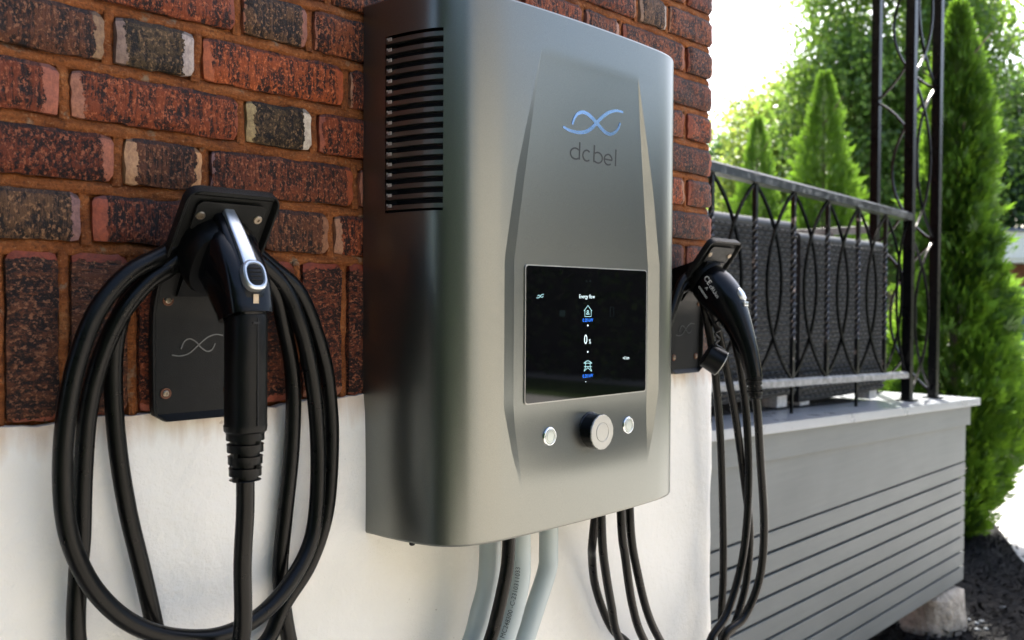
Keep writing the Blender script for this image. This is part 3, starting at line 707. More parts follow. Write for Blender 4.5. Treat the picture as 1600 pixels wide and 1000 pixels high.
# lettering d c b e l, thin engraved strokes
def letter_strokes():
    def arc(cx, cz, rx, rz, a0, a1, n=22): return [(cx + rx * math.cos(math.radians(lerp(a0, a1, i / n))), cz + rz * math.sin(math.radians(lerp(a0, a1, i / n)))) for i in range(n + 1)]
    S = []; r = .5
    S.append(('d', [arc(.5, .5, .5, .5, 50, 310), [(.92, 0), (.92, 1.62)]]))
    S.append(('c', [arc(.5, .5, .5, .5, 48, 312)]))
    S.append(('b', [arc(.5, .5, .5, .5, -130, 130), [(.08, 0), (.08, 1.62)]]))
    S.append(('e', [arc(.5, .5, .5, .5, 0, 312), [(.0, .5), (1.0, .5)]]))
    S.append(('l', [[(.1, 0), (.1, 1.62)]]))
    return S
p0 = on_unit(*lz(245, 690)); pA = on_unit(*lz(345, 765)); pB = on_unit(*lz(787, 862)); pT = on_unit(*lz(347, 555))
unit_h = (pT.z - pA.z) / 1.62
xs_ = [on_unit(*lz(a, 720)).x for a in (240, 390, 516, 648, 778)]
xe_ = [on_unit(*lz(a, 720)).x for a in (358, 483, 625, 742, 800)]
wm = MB()
for (ch, strokes), xa, xb in zip(letter_strokes(), xs_, xe_):
    wdt = (xb - xa) if ch != 'l' else unit_h
    for s_ in strokes:
        wm.ribbon([(xa + u * wdt, pA.z + v * unit_h) for u, v in s_], .0026, front_y, .0004)
wm.build('wordmark', M['engrave'], unit)

# screen
def rrect(x0, x1, z0, z1, r, n=5):
    P = []
    for cx, cz, a in ((x1 - r, z1 - r, 0), (x0 + r, z1 - r, 90), (x0 + r, z0 + r, 180), (x1 - r, z0 + r, 270)):
        for i in range(n + 1):
            t = math.radians(a + 90 * i / n); P.append((cx + r * math.cos(t), cz + r * math.sin(t)))
    return P
YS = PANEL - .0030
SX0, SX1 = at(822.5, 500, YS).x, at(1009.5, 500, YS).x
SZ0, SZ1 = (at(822, 629, YS).z + at(1008, 612, YS).z) / 2, (at(823, 413, YS).z + at(1010, 425, YS).z) / 2
fr = MB(); fr.prism([(x, PANEL + .001, z) for x, z in rrect(SX0 - .002, SX1 + .002, SZ0 - .002, SZ1 + .002, .006)], (0, -.0032, 0)); fr.build('screen_bezel', M['knobcap'], unit)
scn = MB(); scn.prism([(x, PANEL + .0005, z) for x, z in rrect(SX0, SX1, SZ0, SZ1, .005)], (0, YS - PANEL - .0005, 0)); screen = scn.build('touch_screen', M['glass'], unit)
def ui(px, py): p = at(px, py, YS); return p.x, p.z
def ui_text(txt, px, py, hpx, mat, name, sx=1.0):
    m = MB(); x, z = ui(px, py); s_ = hpx * 1.66 / FPX
    text_mb(m, txt, s_, lambda u, v: (x + u * sx, YS - .0003, z + v)); m.build(name, mat, screen)
def ui_lines(lines, wd, mat, name):
    m = MB()
    for ln in lines: m.ribbon([ui(*p) for p in ln], wd, YS, .0003)
    m.build(name, mat, screen)
def z8(x, y): return (820 + x * 200 / 909, 410 + y * 220 / 1000)
ui_text('Energy flow', 917, 463.5, 7.6, M['uiw'], 'screen_heading', .95)
ui_lines([[z8(420, 345), z8(448, 306), z8(476, 345)], [z8(426, 338), z8(426, 384), z8(471, 384), z8(471, 338)], [z8(437, 368), z8(440, 361), z8(447, 358), z8(455, 361), z8(458, 368), z8(437, 368)],
          [z8(447 + 6 * math.cos(a * .785), 348 + 7 * math.sin(a * .785)) for a in range(9)]], .0011, M['uit'], 'house_icon')
ui_text('0.20 kW', 918.3, 500.5, 6.8, M['uib'], 'home_power_reading', .95)
ui_text('0', 915, 531, 19, M['uiw'], 'percentage_reading', .8); ui_text('%', 921.6, 534, 9, M['uiw'], 'percent_sign', .8)
ui_lines([[z8(438, 702), z8(448, 698), z8(460, 704)], [z8(419, 716), z8(476, 716)], [z8(421, 740), z8(475, 740)], [z8(431, 704), z8(431, 745), z8(421, 772)], [z8(464, 704), z8(464, 745), z8(475, 772)],
          [z8(419, 716), z8(438, 700)], [z8(476, 716), z8(460, 702)], [z8(421, 773), z8(447, 748), z8(474, 773)]], .0011, M['uit'], 'pylon_icon')
ui_text('0.20 kW', 918.3, 587.5, 6.8, M['uib'], 'grid_power_reading', .95)
ui_text('+0 km', 978, 559.5, 6.5, M['uiw'], 'range_reading', .95)
for px, py in ((918.3, 508.5), (918.2, 549.7), (915, 596.4)):
    m = MB(); x, z = ui(px, py); r = .0016 if py < 590 else .0008
    m.prism([(x + r * math.cos(a * .628), YS - .0002, z + r * math.sin(a * .628)) for a in range(10)], (0, -.0002, 0)); m.build('flow_dot', M['uiw'], screen)
ui_lines([[z8(82, 252), z8(98, 252), z8(110, 240), z8(120, 228), z8(134, 226)], [z8(90, 240), z8(97, 232), z8(106, 234), z8(114, 246), z8(124, 248), z8(131, 238)]], .0010, M['uit'], 'screen_emblem')
ui_lines([[z8(250 + 11 * i, 340), z8(250 + 11 * i, 380)] for i in range(4)] + [[z8(248, 345 + 12 * i), z8(285, 345 + 12 * i)] for i in range(4)], .0008, M['uid'], 'solar_icon')
ui_lines([[z8(606, 318), z8(632, 318), z8(632, 384), z8(606, 384), z8(606, 318)]], .0008, M['uid'], 'battery_icon')
ui_lines([[z8(440, 125), z8(434, 138), z8(446, 138)], [z8(464, 125), z8(458, 138), z8(470, 138), z8(464, 125)]], .0008, M['uid'], 'status_icons')

# knob and push buttons
kc = on_unit(924, 673)
kb = MB(); kb.lathe((kc.x, PANEL + .001, kc.z), (0, -1, 0), [(0, .0315), (.004, .0315), (.0055, .0295), (.0265, .0285)], 64, lambda k: 1.0 if k % 4 else .985)
knob = kb.build('control_knob', M['gloss'], unit, 30)
kk = MB(); kk.lathe((kc.x, PANEL + .001, kc.z), (0, -1, 0), [(.0262, .0289), (.0285, .0291), (.0292, .0285), (.0292, .0165), (.0286, .0160), (.0286, .0155), (.0293, .0150), (.0294, .0005)], 60, lambda k: 1.0 if k % 5 else .975)
kk.build('knob_cap', M['knobcap'], knob, 30)
for px, py in ((858.5, 682), (981, 664.5)):
    c = on_unit(px, py); b_ = MB(); yb = front_y(c.x, c.z)
    b_.lathe((c.x, yb + .001, c.z), (0, -1, 0), [(0, .0152), (.0022, .0152), (.0034, .0138), (.0034, .0128), (.0026, .0122)], 40)
    ring = b_.build('push_button', M['chrome'], unit, 30)
    b2 = MB(); b2.lathe((c.x, yb + .001, c.z), (0, -1, 0), [(.0010, .0121), (.0030, .0120), (.0036, .0112), (.0037, .0092), (.0032, .0088), (.0032, .0083), (.0037, .0079), (.0038, .0003)], 40); b2.build('button_cap', M['button'], ring, 30)
for px in (644, 661):
    c = at(px, 852, -.10); s2 = MB(); s2.lathe((c.x, c.y, ZB + .001), (0, 0, -1), [(0, .0045), (.003, .0045), (.0045, .003)], 12); s2.build('screw', M['chrome'] if px > 650 else M['dark'], unit, 30)

# ------------------------------------------------------------------ holsters
def holster(x0, label):
    t = thing('connector_holster', label, 'holster', (x0, 0, -.155), 'charging connector holsters on the wall')
    W = .063
    prof = spline([(-.014, -.156), (-.014, -.10), (-.015, -.045), (-.020, -.005), (-.045, .042), (-.080, .088), (-.110, .127), (-.117, .136)], 6)   # (y, z)
    prof = [Vector((p[0], p[1])) for p in [(q.x, q.y) for q in [Vector((a.x, a.y)) if len(a) == 2 else a for a in prof]]]
    L = [0]
    for a, b in zip(prof[:-1], prof[1:]): L.append(L[-1] + (b - a).length)
    sec = [(-.985, -.005), (-1, .0055), (-.985, .0080), (-.945, .0080), (-.92, .0060), (-.89, 0.0), (-.5, 0), (0, 0), (.5, 0), (.89, 0), (.92, .0060), (.945, .0080), (.985, .0080), (1, .0055), (.985, -.005), (0, -.005)]
    vs = []; m = len(sec); T = L[-1]
    for i, p in enumerate(prof):
        a = prof[max(i - 1, 0)]; b = prof[min(i + 1, len(prof) - 1)]; tg = (b - a).normalized(); nn = Vector((-tg.y, tg.x))   # outwards: towards -y
        if nn.x > 0: nn = -nn
        d = min(L[i], T - L[i]); wsc = W - .017 * (1 - math.sqrt(max(0, 1 - max(0, 1 - d / .017) ** 2)))
        wsc *= 1 + .03 * math.sin(L[i] / T * 3.1)
        fl = max(0, 1 - d / .010) if i not in () else 0
        for u, o in sec:
            oo = o
            if abs(u) <= .89 and o == 0 and d < .009: oo = .0080 if d < .006 else .004
            vs.append((x0 + u * wsc, p.x + nn.x * oo, p.y + nn.y * oo))
    n = len(prof)
    fs = [(i * m + k, i * m + (k + 1) % m, (i + 1) * m + (k + 1) % m, (i + 1) * m + k) for i in range(n - 1) for k in range(m)]
    fs += [tuple(range(m - 1, -1, -1)), tuple((n - 1) * m + k for k in range(m))]
    mb = MB(); mb.add(vs, fs); mb.build('bracket', M['holster'], t, 35)
    # hook block that carries the coil, hidden between bracket and wall
    hk = MB(); hk.prism([(x0 - .035, -.030, .005), (x0 - .035, -.092, .088), (x0 - .035, -.085, .098), (x0 - .035, .0, .075), (x0 - .035, .0, .005)], (.07, 0, 0)); hk.build('cable_hook', M['plastic'], t)
    # raised pad behind the screws of the tilted plate
    nn = Vector((0, -.794, -.606)); tg = Vector((0, -.606, .794))
    c = Vector((x0, -.098, .108))
    pad = MB(); pad.prism([c + nn * .0015 + Vector((u, 0, 0)) + tg * v for u, v in ((-.046, -.022), (.046, -.022), (.046, .012), (.040, .018), (-.040, .018), (-.046, .012))], nn * .003); pad.build('cover_plate', M['holster'], t, None, .001)
    for sx in (-.0385, .0385):
        s_ = MB(); s_.lathe(c + Vector((sx, 0, 0)) + tg * -.002 + nn * .0035, nn, [(0, .0060), (.002, .0060), (.003, .005), (.003, .0022), (.0015, .002)], 16); s_.build('screw', M['screw'], t, 30)
    for sx, z in ((-.0435, .0), (.0435, .0), (-.0435, -.120), (.0435, -.120)):
        yb = -.0142 if z < -.05 else -.0215
        s_ = MB(); s_.lathe((x0 + sx, yb, z), (0, -1, 0), [(0, .0072), (.0012, .0072), (.0016, .0066), (.0006, .0050)], 18); rr = s_.build('screw_recess', M['rustring'], t, 30)
        s_ = MB(); s_.lathe((x0 + sx, yb, z), (0, -1, 0), [(0, .0042), (.0022, .0042), (.0030, .0030), (.0030, .0016), (.0020, .0014)], 16); s_.build('screw', M['screw'], rr, 30)
    # moulded emblem line
    e = MB(); k = .0245
    A = [(-1.45, -.35), (-1.0, -.42), (-.5, -.3), (0, .1), (.5, .5), (1.0, .68), (1.45, .62)]
    B = [(-.95, -.05), (-.75, .35), (-.45, .48), (-.1, .3), (.15, .02), (.5, -.22), (.8, -.15), (1.0, .2)]
    for S in (A, B):
        pts = [(p.x, p.y) for p in spline([Vector((x0 + a * k, -.062 + b * k, 0)) for a, b in S], 6)]
        e.ribbon(pts, .0016, -.0143, .0011)
    e.build('moulded_emblem', M['lineart'], t)
    return t
holster(.553, 'black plastic connector holster left of the grey power unit, on red brick')
holster(1.697, 'black plastic connector holster right of the grey power unit, at the wall corner')

def loft(mb, secs, n=28):
    "secs: (centre, right vec, up vec, half width, half height, exponent)"
    vs = []
    for c, u, v, a, b, ex in secs:
        for k in range(n):
            t = 2 * math.pi * k / n; cc, ss = math.cos(t), math.sin(t)
            x = math.copysign(abs(cc) ** (2 / ex), cc) * a; y = math.copysign(abs(ss) ** (2 / ex), ss) * b
            vs.append(c + u * x + v * y)
    fs = [(i * n + k, i * n + (k + 1) % n, (i + 1) * n + (k + 1) % n, (i + 1) * n + k) for i in range(len(secs) - 1) for k in range(n)]
    fs += [tuple(range(n - 1, -1, -1)), tuple((len(secs) - 1) * n + k for k in range(n))]
    mb.add(vs, fs)

def spine_secs(x0, P, sub=5):
    "P: (y, z, half width, half height, exponent) -> smooth list of sections in the plane x = x0"
    S = spline([Vector((p[0], p[1], p[2])) for p in P], sub); E_ = spline([Vector((p[3], p[4], 0)) for p in P], sub)
    out = []
    for i, (s_, e) in enumerate(zip(S, E_)):
        a = S[max(i - 1, 0)]; b = S[min(i + 1, len(S) - 1)]; tg = Vector((0, b.x - a.x, b.y - a.y)).normalized()
        up = Vector((1, 0, 0)).cross(tg); 
        out.append((Vector((x0, s_.x, s_.y)), Vector((1, 0, 0)), up, s_.z, e.x, e.y))
    return out

def strain_relief(t, p, d, r, L, mat):
    d = Vector(d).normalized(); prof = [(0, r)]; n = 4; s_ = L / n
    for i in range(n):
        o = i * s_; k = 1 - .05 * i
        prof += [(o + s_ * .12, r * k), (o + s_ * .62, r * k), (o + s_ * .66, r * k * .80), (o + s_ * .92, r * k * .80), (o + s_ * .96, r * k * .97)]
    prof += [(L, r * .84), (L + .002, r * .5)]
    mb = MB(); mb.lathe(p, d, prof, 22, lambda k: 1.0); o = mb.build('strain_relief', mat, t, 30)
    # bridging webs between the ribs
    up = d.orthogonal().normalized(); 
    w2 = MB()
    for i in range(n):
        for a in ((0, 180) if i % 2 else (90, 270)):
            q = Quaternion(d, math.radians(a + 20)) @ up
            c = Vector(p) + d * ((i + .80) * s_) + q * r * .80
            w2.tube([c - d * s_ * .2, c + d * s_ * .2], r * .17, 6)
    w2.build('rib_web', mat, o)
    return o

# left connector with its coiled cable
XL = .549
lc = thing('charging_connector', 'black charging connector with silver latch and thick coiled cable, left of the unit', 'connector', (XL, -.15, -.16), 'charging connectors with cables')
mb = MB()
loft(mb, [(Vector((XL, -.050, .078)), Vector((1, 0, 0)), Vector((0, -.606, .794)), .0, .0, 2.2)] + [
    (Vector((XL, -.050, .078)) + Vector((0, -.794, -.606)) * d, Vector((1, 0, 0)), Vector((0, -.606, .794)), a, b, e) for d, a, b, e in
    ((.002, .045, .048, 2.3), (.030, .046, .050, 2.4), (.050, .045, .049, 2.6), (.056, .042, .046, 2.6), (.058, .02, .02, 2.5))], 32)
mb.build('nozzle_shroud', M['plastic'], lc, 40)
mb = MB()
loft(mb, spine_secs(XL, [(-.078, .070, .031, .038, 3.4), (-.098, .054, .032, .038, 3.8), (-.118, .034, .0315, .036, 4.2), (-.134, .012, .031, .033, 4.2), (-.144, -.008, .0300, .0285, 3.8), (-.148, -.020, .0295, .0275, 3.4)]), 32)
body = mb.build('connector_body', M['gloss'], lc, 40)
ridge = MB()
rp = [(-.100, .108), (-.117, .088), (-.134, .067), (-.151, .043), (-.163, .018), (-.165, -.012)]
loft(ridge, spine_secs(XL, [(y + .004, z - .004, .0175, .0095, 4) for y, z in rp], 3), 20); ridge.build('latch_ridge', M['gloss'], lc, 35)
lat = MB()
loft(lat, spine_secs(XL, [(y - .0045, z + .0045, w_, .0035, 5) for (y, z), w_ in zip(rp[:5], (.0070, .0085, .0092, .0096, .0110))], 3), 16); latch = lat.build('silver_latch', M['silver'], lc, 35)
lat2 = MB(); loft(lat2, spine_secs(XL, [(-.088, .118, .0078, .003, 5), (-.100, .110, .0078, .003, 5), (-.108, .104, .0078, .003, 5)], 2), 16); lat2.build('latch_tip', M['silver'], lc, 35)
bn = Vector((0, -.93, .37)).normalized()
bc = Vector((XL, -.1665, .030))
br = MB(); 
bt = Vector((0, -.37, -.93)).normalized()
secs = [(bc + bn * d, Vector((1, 0, 0)), bt, a, a * 1.28, 2.6) for d, a in ((-.006, .0150), (.004, .0150), (.0058, .0135), (.0058, .0118), (.0040, .0112))]
loft(br, secs, 28); rg_ = br.build('release_button', M['silver'], lc, 35)
b2 = MB(); loft(b2, [(bc + bn * d, Vector((1, 0, 0)), bt, a, a * 1.3, 2.6) for d, a in ((.001, .0111), (.0043, .0108), (.0048, .0095))], 24)
for i in range(4): 
    c = bc + bn * .0047 + bt * (-.008 + i * .0052); b2.tube([c - Vector((.0075, 0, 0)), c + Vector((.0075, 0, 0))], .0010, 6)
b2.build('thumb_pad', M['plastic'], rg_, 30)
tab = MB(); tab.box(XL - .0035, XL + .0035, -.172, -.166, -.010, .008); tab.build('latch_tab', M['screw'], lc)
hd = MB()
loft(hd, [(Vector((XL, -.1485 + .0005 * i, z)), Vector((1, 0, 0)), Vector((0, -1, 0)), a, a, 2.5) for i, (z, a) in enumerate(((-.016, .0225), (-.020, .0240), (-.085, .0240), (-.150, .0240), (-.1515, .0247), (-.158, .0240), (-.161, .0215)))], 32)
handle = hd.build('handle', M['plastic'], lc, 30)
sm = MB(); sm.box(XL + .0015, XL + .0024, -.1728, -.170, -.150, -.020); sm.box(XL - .0045, XL + .0045, -.1731, -.170, -.0275, -.0250); sm.build('seam', M['dark'], handle)
strain_relief(lc, (XL, -.146, -.160), (0, 0, -1), .0228, .058, M['plastic'])

def path(spec): return [at(px, py, y) for px, py, y in spec]
Rr = .0112
S_gun = [Vector((XL, -.146, -.212))] + path([(383, 800, -.140), (379, 880, -.130), (377, 1000, -.120)])
S2 = path([(120, 1000, -.030), (122, 900, -.030), (127, 840, -.030), (130, 740, -.032), (138, 640, -.036), (158, 560, -.042), (190, 490, -.048), (232, 440, -.050), (275, 412, -.050)])
S1R = path([(430, 432, -.052), (466, 500, -.054), (486, 580, -.050), (495, 660, -.046), (497, 740, -.046), (492, 816, -.048), (478, 866, -.052), (446, 920, -.060), (408, 960, -.064), (364, 986, -.068), (316, 997, -.070), (252, 992, -.070), (196, 968, -.066)])
S1L = path([(148, 922, -.062), (116, 862, -.058), (101, 800, -.056), (98, 720, -.056), (105, 640, -.058), (122, 560, -.060), (152, 485, -.060), (200, 428, -.058), (260, 395, -.052)])
S5 = path([(425, 418, -.040), (470, 462, -.040), (503, 550, -.036), (515, 620, -.032), (518, 700, -.030), (510, 800, -.028), (484, 880, -.026), (444, 944, -.026), (418, 1000, -.026)])
S3 = path([(246, 1000, -.028), (224, 900, -.026), (200, 800, -.026), (184, 700, -.026), (177, 600, -.028), (182, 520, -.034), (205, 462, -.042), (250, 425, -.048)])
S4 = path([(420, 440, -.046), (446, 520, -.034), (458, 600, -.030), (456, 700, -.028), (446, 800, -.026), (438, 888, -.024), (442, 940, -.024), (452, 1000, -.022)])
def hook(z, y): return [Vector((.553, y - .004, z + .010))]
def low(*p): return [Vector(q) for q in p]
chain = S_gun + low((.540, -.10, -.47), (.500, -.07, -.56), (.430, -.05, -.545), (.408, -.035, -.47)) + S2 + hook(.074, -.054) + S1R + S1L + hook(.088, -.050) + S5 + \
    low((.60, -.03, -.50), (.54, -.035, -.56), (.50, -.032, -.50)) + S3 + hook(.062, -.050) + S4 + low((.70, -.03, -.55), (.74, -.03, -.75), (.80, -.035, -1.1), (.88, -.04, -1.5))
cb_ = MB(); cb_.tube(spline(chain, 7), Rr, 14); cb_.build('cable', M['rubber'], lc, 60)

# right connector
XR = 1.697
rc = thing('charging_connector', 'smooth black charging connector with round grey button at the wall corner, dust cap hanging', 'connector', (XR, -.15, -.16), 'charging connectors with cables')
mb = MB()
loft(mb, [(Vector((XR, -.045, .073)) + Vector((0, -.794, -.606)) * d, Vector((1, 0, 0)), Vector((0, -.606, .794)), a, a, 2.0) for d, a in ((0, .043), (.030, .043), (.036, .041), (.037, .02))], 32)
mb.build('nozzle_shroud', M['plastic'], rc, 40)
mb = MB()
loft(mb, spine_secs(XR, [(-.066, .052, .036, .038, 2.2), (-.074, .046, .041, .042, 2.3), (-.092, .030, .042, .044, 2.4), (-.116, .006, .039, .040, 2.4), (-.138, -.028, .031, .032, 2.3), (-.155, -.062, .0255, .026, 2.2), (-.170, -.100, .0215, .022, 2.1), (-.181, -.138, .0195, .0195, 2.0), (-.185, -.156, .0185, .0185, 2.0)], 5), 32)
body = mb.build('connector_body', M['gloss'], rc, 50)
q1 = at(1163, 460, -.158)
bn = Vector((0.25, -.86, .45)).normalized()
b_ = MB(); b_.lathe(Vector((XR + .004, -.150, .018)), bn, [(-.012, .0155), (.004, .0155), (.006, .0140), (.0068, .0120), (.0060, .0100), (.0062, .0005)], 28); b_.build('release_button', M['silver'], rc, 35)
b_ = MB(); b_.box(XR - .006, XR + .010, -.166, -.150, -.006, .004); b_.build('latch_tab', M['silver'], rc, None, .002)
strain_relief(rc, (XR, -.1845, -.153), (0, -.12, -1), .0175, .045, M['plastic'])
# white printed marks on the side of the body
pm = MB(); pdirx = Vector((0, -.62, -.78)); pdirz = Vector((0, -.78, .62))
def on_body(u, v, c0): 
    p = c0 + pdirx * u + pdirz * v; return (XR - .0435 + .0, p.y, p.z)
c0 = Vector((0, -.096, .034))
text_mb(pm, 'CE', .017, lambda u, v: on_body(u - .010, v + .011, c0)); text_mb(pm, 'cRUus', .0125, lambda u, v: on_body(u + .019, v + .009, c0)); text_mb(pm, 'oooooo', .010, lambda u, v: on_body(u + .003, v - .013, c0))
text_mb(pm, '^', .016, lambda u, v: on_body(u + .002, v - .004, c0))
pm.build('printed_marks', M['whiteink'], body)
# dust cap on a wavy strap
dc = at(1116, 562, -.105); ax = Vector((.55, -.66, -.51)).normalized()
cp = MB(); cp.lathe(dc - ax * .022, ax, [(0, .024), (.002, .0265), (.036, .0285), (.038, .0285)], 30); cap = cp.build('dust_cap', M['plastic'], rc, 35)
cp = MB(); cp.lathe(dc - ax * .022, ax, [(.037, .0283), (.0395, .0283), (.0402, .0272), (.0398, .0200), (.0404, .0190), (.0404, .0005)], 30); cp.build('cap_face', M['knobcap'], cap, 35)
zz = path([(1124, 486, -.105), (1127, 497, -.107), (1118, 505, -.107), (1126, 514, -.107), (1117, 521, -.108), (1124, 530, -.108), (1116, 537, -.110), (1125, 543, -.112), (1132, 548, -.112)])
cp = MB(); cp.tube(spline(zz, 5), .0026, 8); cp.build('strap', M['plastic'], cap, 60)
Gc = [Vector((XR, -.190, -.190))] + path([(1184, 650, -.190), (1188, 714, -.185), (1194, 824, -.175), (1187, 903, -.165), (1163, 964, -.150), (1130, 1003, -.135)])
H1 = path([(1108, 1012, -.100), (1137, 956, -.105), (1161, 868, -.110), (1170, 758, -.110), (1166, 648, -.105), (1154, 560, -.100), (1140, 510, -.092), (1118, 466, -.080)])
H2 = path([(1132, 1010, -.085), (1147, 978, -.085), (1166, 910, -.088), (1172, 832, -.090), (1165, 767, -.090), (1150, 657, -.088), (1136, 580, -.085), (1122, 516, -.080), (1104, 470, -.075)])
H3 = path([(1128, 1010, -.060), (1130, 900, -.062), (1130, 824, -.062), (1126, 692, -.062), (1118, 590, -.062), (1110, 530, -.062), (1100, 480, -.062)])
def hookr(z, y): return [Vector((1.765, y, z - .018)), Vector((1.697, y - .004, z)), Vector((1.630, y, z - .02))]
def side(dx, dy): return low((1.59 + dx, -.05 + dy, -.02), (1.54 + dx, -.05 + dy, -.10), (1.455, -.05 + dy, -.16))
Rb = .0088
chains = [Gc + low((1.78, -.12, -.89), (1.74, -.11, -.92), (1.735, -.10, -.88)) + H1 + hookr(.070, -.052) + side(0, 0),
          low((1.455, -.06, -.22), (1.53, -.05, -.14), (1.59, -.045, -.04), (1.64, -.045, .035), (1.697, -.046, .052), (1.765, -.050, .040)) + H2[::-1] + low((1.80, -.08, -1.0), (1.82, -.07, -1.3), (1.80, -.06, G0 + .02)),
          low((1.62, -.040, .02), (1.697, -.042, .040)) + H3[::-1] + low((1.85, -.06, -1.1), (1.84, -.06, G0 + .02))]
cb_ = MB()
for ch_ in chains: cb_.tube(spline(ch_, 7), Rb, 12)
cb_.build('cable', M['rubber'], rc, 60)

# ------------------------------------------------------------------ conduits and cables under the unit
def conduit(pix, r, label, group, mat, name, cat, y, tail):
    P = [at(px, py, yy) for px, py, yy in pix]; P[0] = Vector((P[0].x, P[0].y, ZB + .004))
    P += [Vector(q) for q in tail]
    mb = MB(); pts = spline(P, 10); mb.tube(pts, r, 20); o = mb.build(name, mat, None, 60)
    o.location = (0, 0, 0); tag(o, label, cat, group); return o, pts
def tail(P, dx=-.06): 
    return [(P.x + dx, P.y, P.z - .12), (P.x + dx * 1.35, P.y, P.z - .35), (P.x + dx * 1.4, P.y, G0 + .01)]
pix = [(766, 852, -.085), (765, 880, -.085), (761, 920, -.080), (751, 958, -.075), (740, 1000, -.07)]
conduit(pix, .0180, 'grey plastic conduit bending left under the unit, leftmost of three', 'grey conduits', M['pvc'], 'conduit', 'conduit', 0, tail(at(*pix[-1])))
pix = [(812, 843, -.085), (813, 870, -.085), (812, 905, -.085), (803, 950, -.080), (788, 1000, -.075)]
co, cpts = conduit(pix, .0180, 'grey plastic conduit with black printed lettering, middle of three under the unit', 'grey conduits', M['pvc'], 'conduit', 'conduit', 0, tail(at(*pix[-1])))
pix = [(857, 833, -.080), (857, 860, -.080), (855, 890, -.080), (838, 944, -.075), (820, 1000, -.07)]
conduit(pix, .0172, 'plain grey plastic conduit bending left under the unit, rightmost of three', 'grey conduits', M['pvc'], 'conduit', 'conduit', 0, tail(at(*pix[-1])))
pix = [(796, 847, -.130), (793, 880, -.130), (785, 925, -.125), (776, 964, -.12), (766, 1000, -.115)]
conduit(pix, .0108, 'thick black cable running down between the grey conduits under the unit', None, M['rubber'], 'black_cable', 'cable', 0, tail(at(*pix[-1])))
def conduit_print(par, pts, r, txt):
    eye = Vector((0, -DW, 0)); L = [0]
    for a, b in zip(pts[:-1], pts[1:]): L.append(L[-1] + (b - a).length)
    def fr_(s_):
        for i in range(len(pts) - 1):
            if L[i + 1] >= s_: break
        t = (s_ - L[i]) / (L[i + 1] - L[i]); return pts[i].lerp(pts[i + 1], t), (pts[i + 1] - pts[i]).normalized()
    def fn(u, v):
        p, tg = fr_(max(0.001, .345 - u)); out = (eye - p); out = (out - tg * out.dot(tg)).normalized()
        side_ = tg.cross(out)                       # v runs across the pipe
        ang = (v + .004) / r
        return p + (out * math.cos(ang) + (side_) * math.sin(ang)) * (r + .0003)
    m = MB(); text_mb(m, txt, .0115, fn, 'LEFT'); m.build('printed_lettering', M['ink'], par)
conduit_print(co, cpts, .0180, '75°C FT-4 @C22.2#211.2 MC248300 -C-2310311033')
for pix, lab in (
    ([(933, 812, -.10), (926, 845, -.085), (925, 870, -.06), (929, 910, -.04), (941, 950, -.035), (958, 985, -.035), (985, 1010, -.04)], 'black cable bowing left against the white wall, leftmost of four'),
    ([(938.5, 812, -.125), (941, 845, -.125), (945, 885, -.12), (955, 945, -.11), (968, 1000, -.10)], 'black cable crossing in front of the bowed one, second of four under the unit'),
    ([(969, 805, -.125), (972, 835, -.125), (977, 872, -.12), (988, 945, -.11), (1006, 1000, -.10)], 'black cable third of four under the right end of the unit'),
    ([(982.5, 801, -.125), (986, 835, -.125), (993, 880, -.12), (1010, 952, -.11), (1031, 1000, -.10)], 'black cable curving right, rightmost of four under the unit')):
    conduit(pix, .0082, lab, 'black cables hanging from the unit', M['rubber'], 'black_cable', 'cable', 0, tail(at(*pix[-1]), .10))

# ------------------------------------------------------------------ porch
YD = .60
porch = thing('porch_deck', 'grey painted porch deck with horizontal skirting boards at the brick corner', 'porch', (3.8, 1.2, G0))
def ztop(x): return -.452 - .033 * (x - 2.82)
XE = 5.50
SL0, SLP = -.905, .0859
for i in range(8):      # skirting boards
    z1 = SL0 - SLP * i; z0 = z1 - SLP + .0108
    if i == 7: z0 = -1.585
    b_ = MB(); b_.box(1.95, XE, YD, YD + .014, z0, z1 - .001); b_.build('skirting_board', M['deck'], porch, None, .0015)
b_ = MB(); b_.add([(1.95, YD, SL0 + .0085), (XE, YD, SL0 + .0085), (XE, YD, ztop(XE) - .05), (1.95, YD, ztop(1.95) - .05), (1.95, YD + .03, SL0 + .0085), (XE, YD + .03, SL0 + .0085), (XE, YD + .03, ztop(XE) - .05), (1.95, YD + .03, ztop(1.95) - .05)],
    [(0, 1, 2, 3), (5, 4, 7, 6), (1, 5, 6, 2), (4, 0, 3, 7), (3, 2, 6, 7), (4, 5, 1, 0)]); b_.build('fascia_board', M['deck'], porch, None, .002)
def slopebox(mb, x0, x1, y0, y1, dz0, dz1):
    mb.add([(x0, y0, ztop(x0) + dz0), (x1, y0, ztop(x1) + dz0), (x1, y1, ztop(x1) + dz0), (x0, y1, ztop(x0) + dz0), (x0, y0, ztop(x0) + dz1), (x1, y0, ztop(x1) + dz1), (x1, y1, ztop(x1) + dz1), (x0, y1, ztop(x0) + dz1)],
           [(0, 3, 2, 1), (4, 5, 6, 7), (0, 1, 5, 4), (1, 2, 6, 5), (2, 3, 7, 6), (3, 0, 4, 7)])
b_ = MB(); slopebox(b_, 1.95, XE + .035, YD - .014, YD - .001, -.150, -.041); b_.build('trim_board', M['deck'], porch, None, .002)
b_ = MB(); slopebox(b_, 1.95, XE + .14, YD - .035, YD + .42, -.040, 0); b_.build('deck_cap', M['cap'], porch, None, .003)
for i in range(11):     # floor boards running along the house, behind the cap
    y0 = YD + .424 + i * .145
    b_ = MB(); slopebox(b_, 1.95, XE + .14, y0, y0 + .139, -.036, -.003); b_.build('floor_board', M['cap'], porch, None, .003)
b_ = MB(); b_.box(XE - .02, XE - .0005, YD + .032, YD + 2.0, -1.585, -.60); b_.build('end_panel', M['deck'], porch)
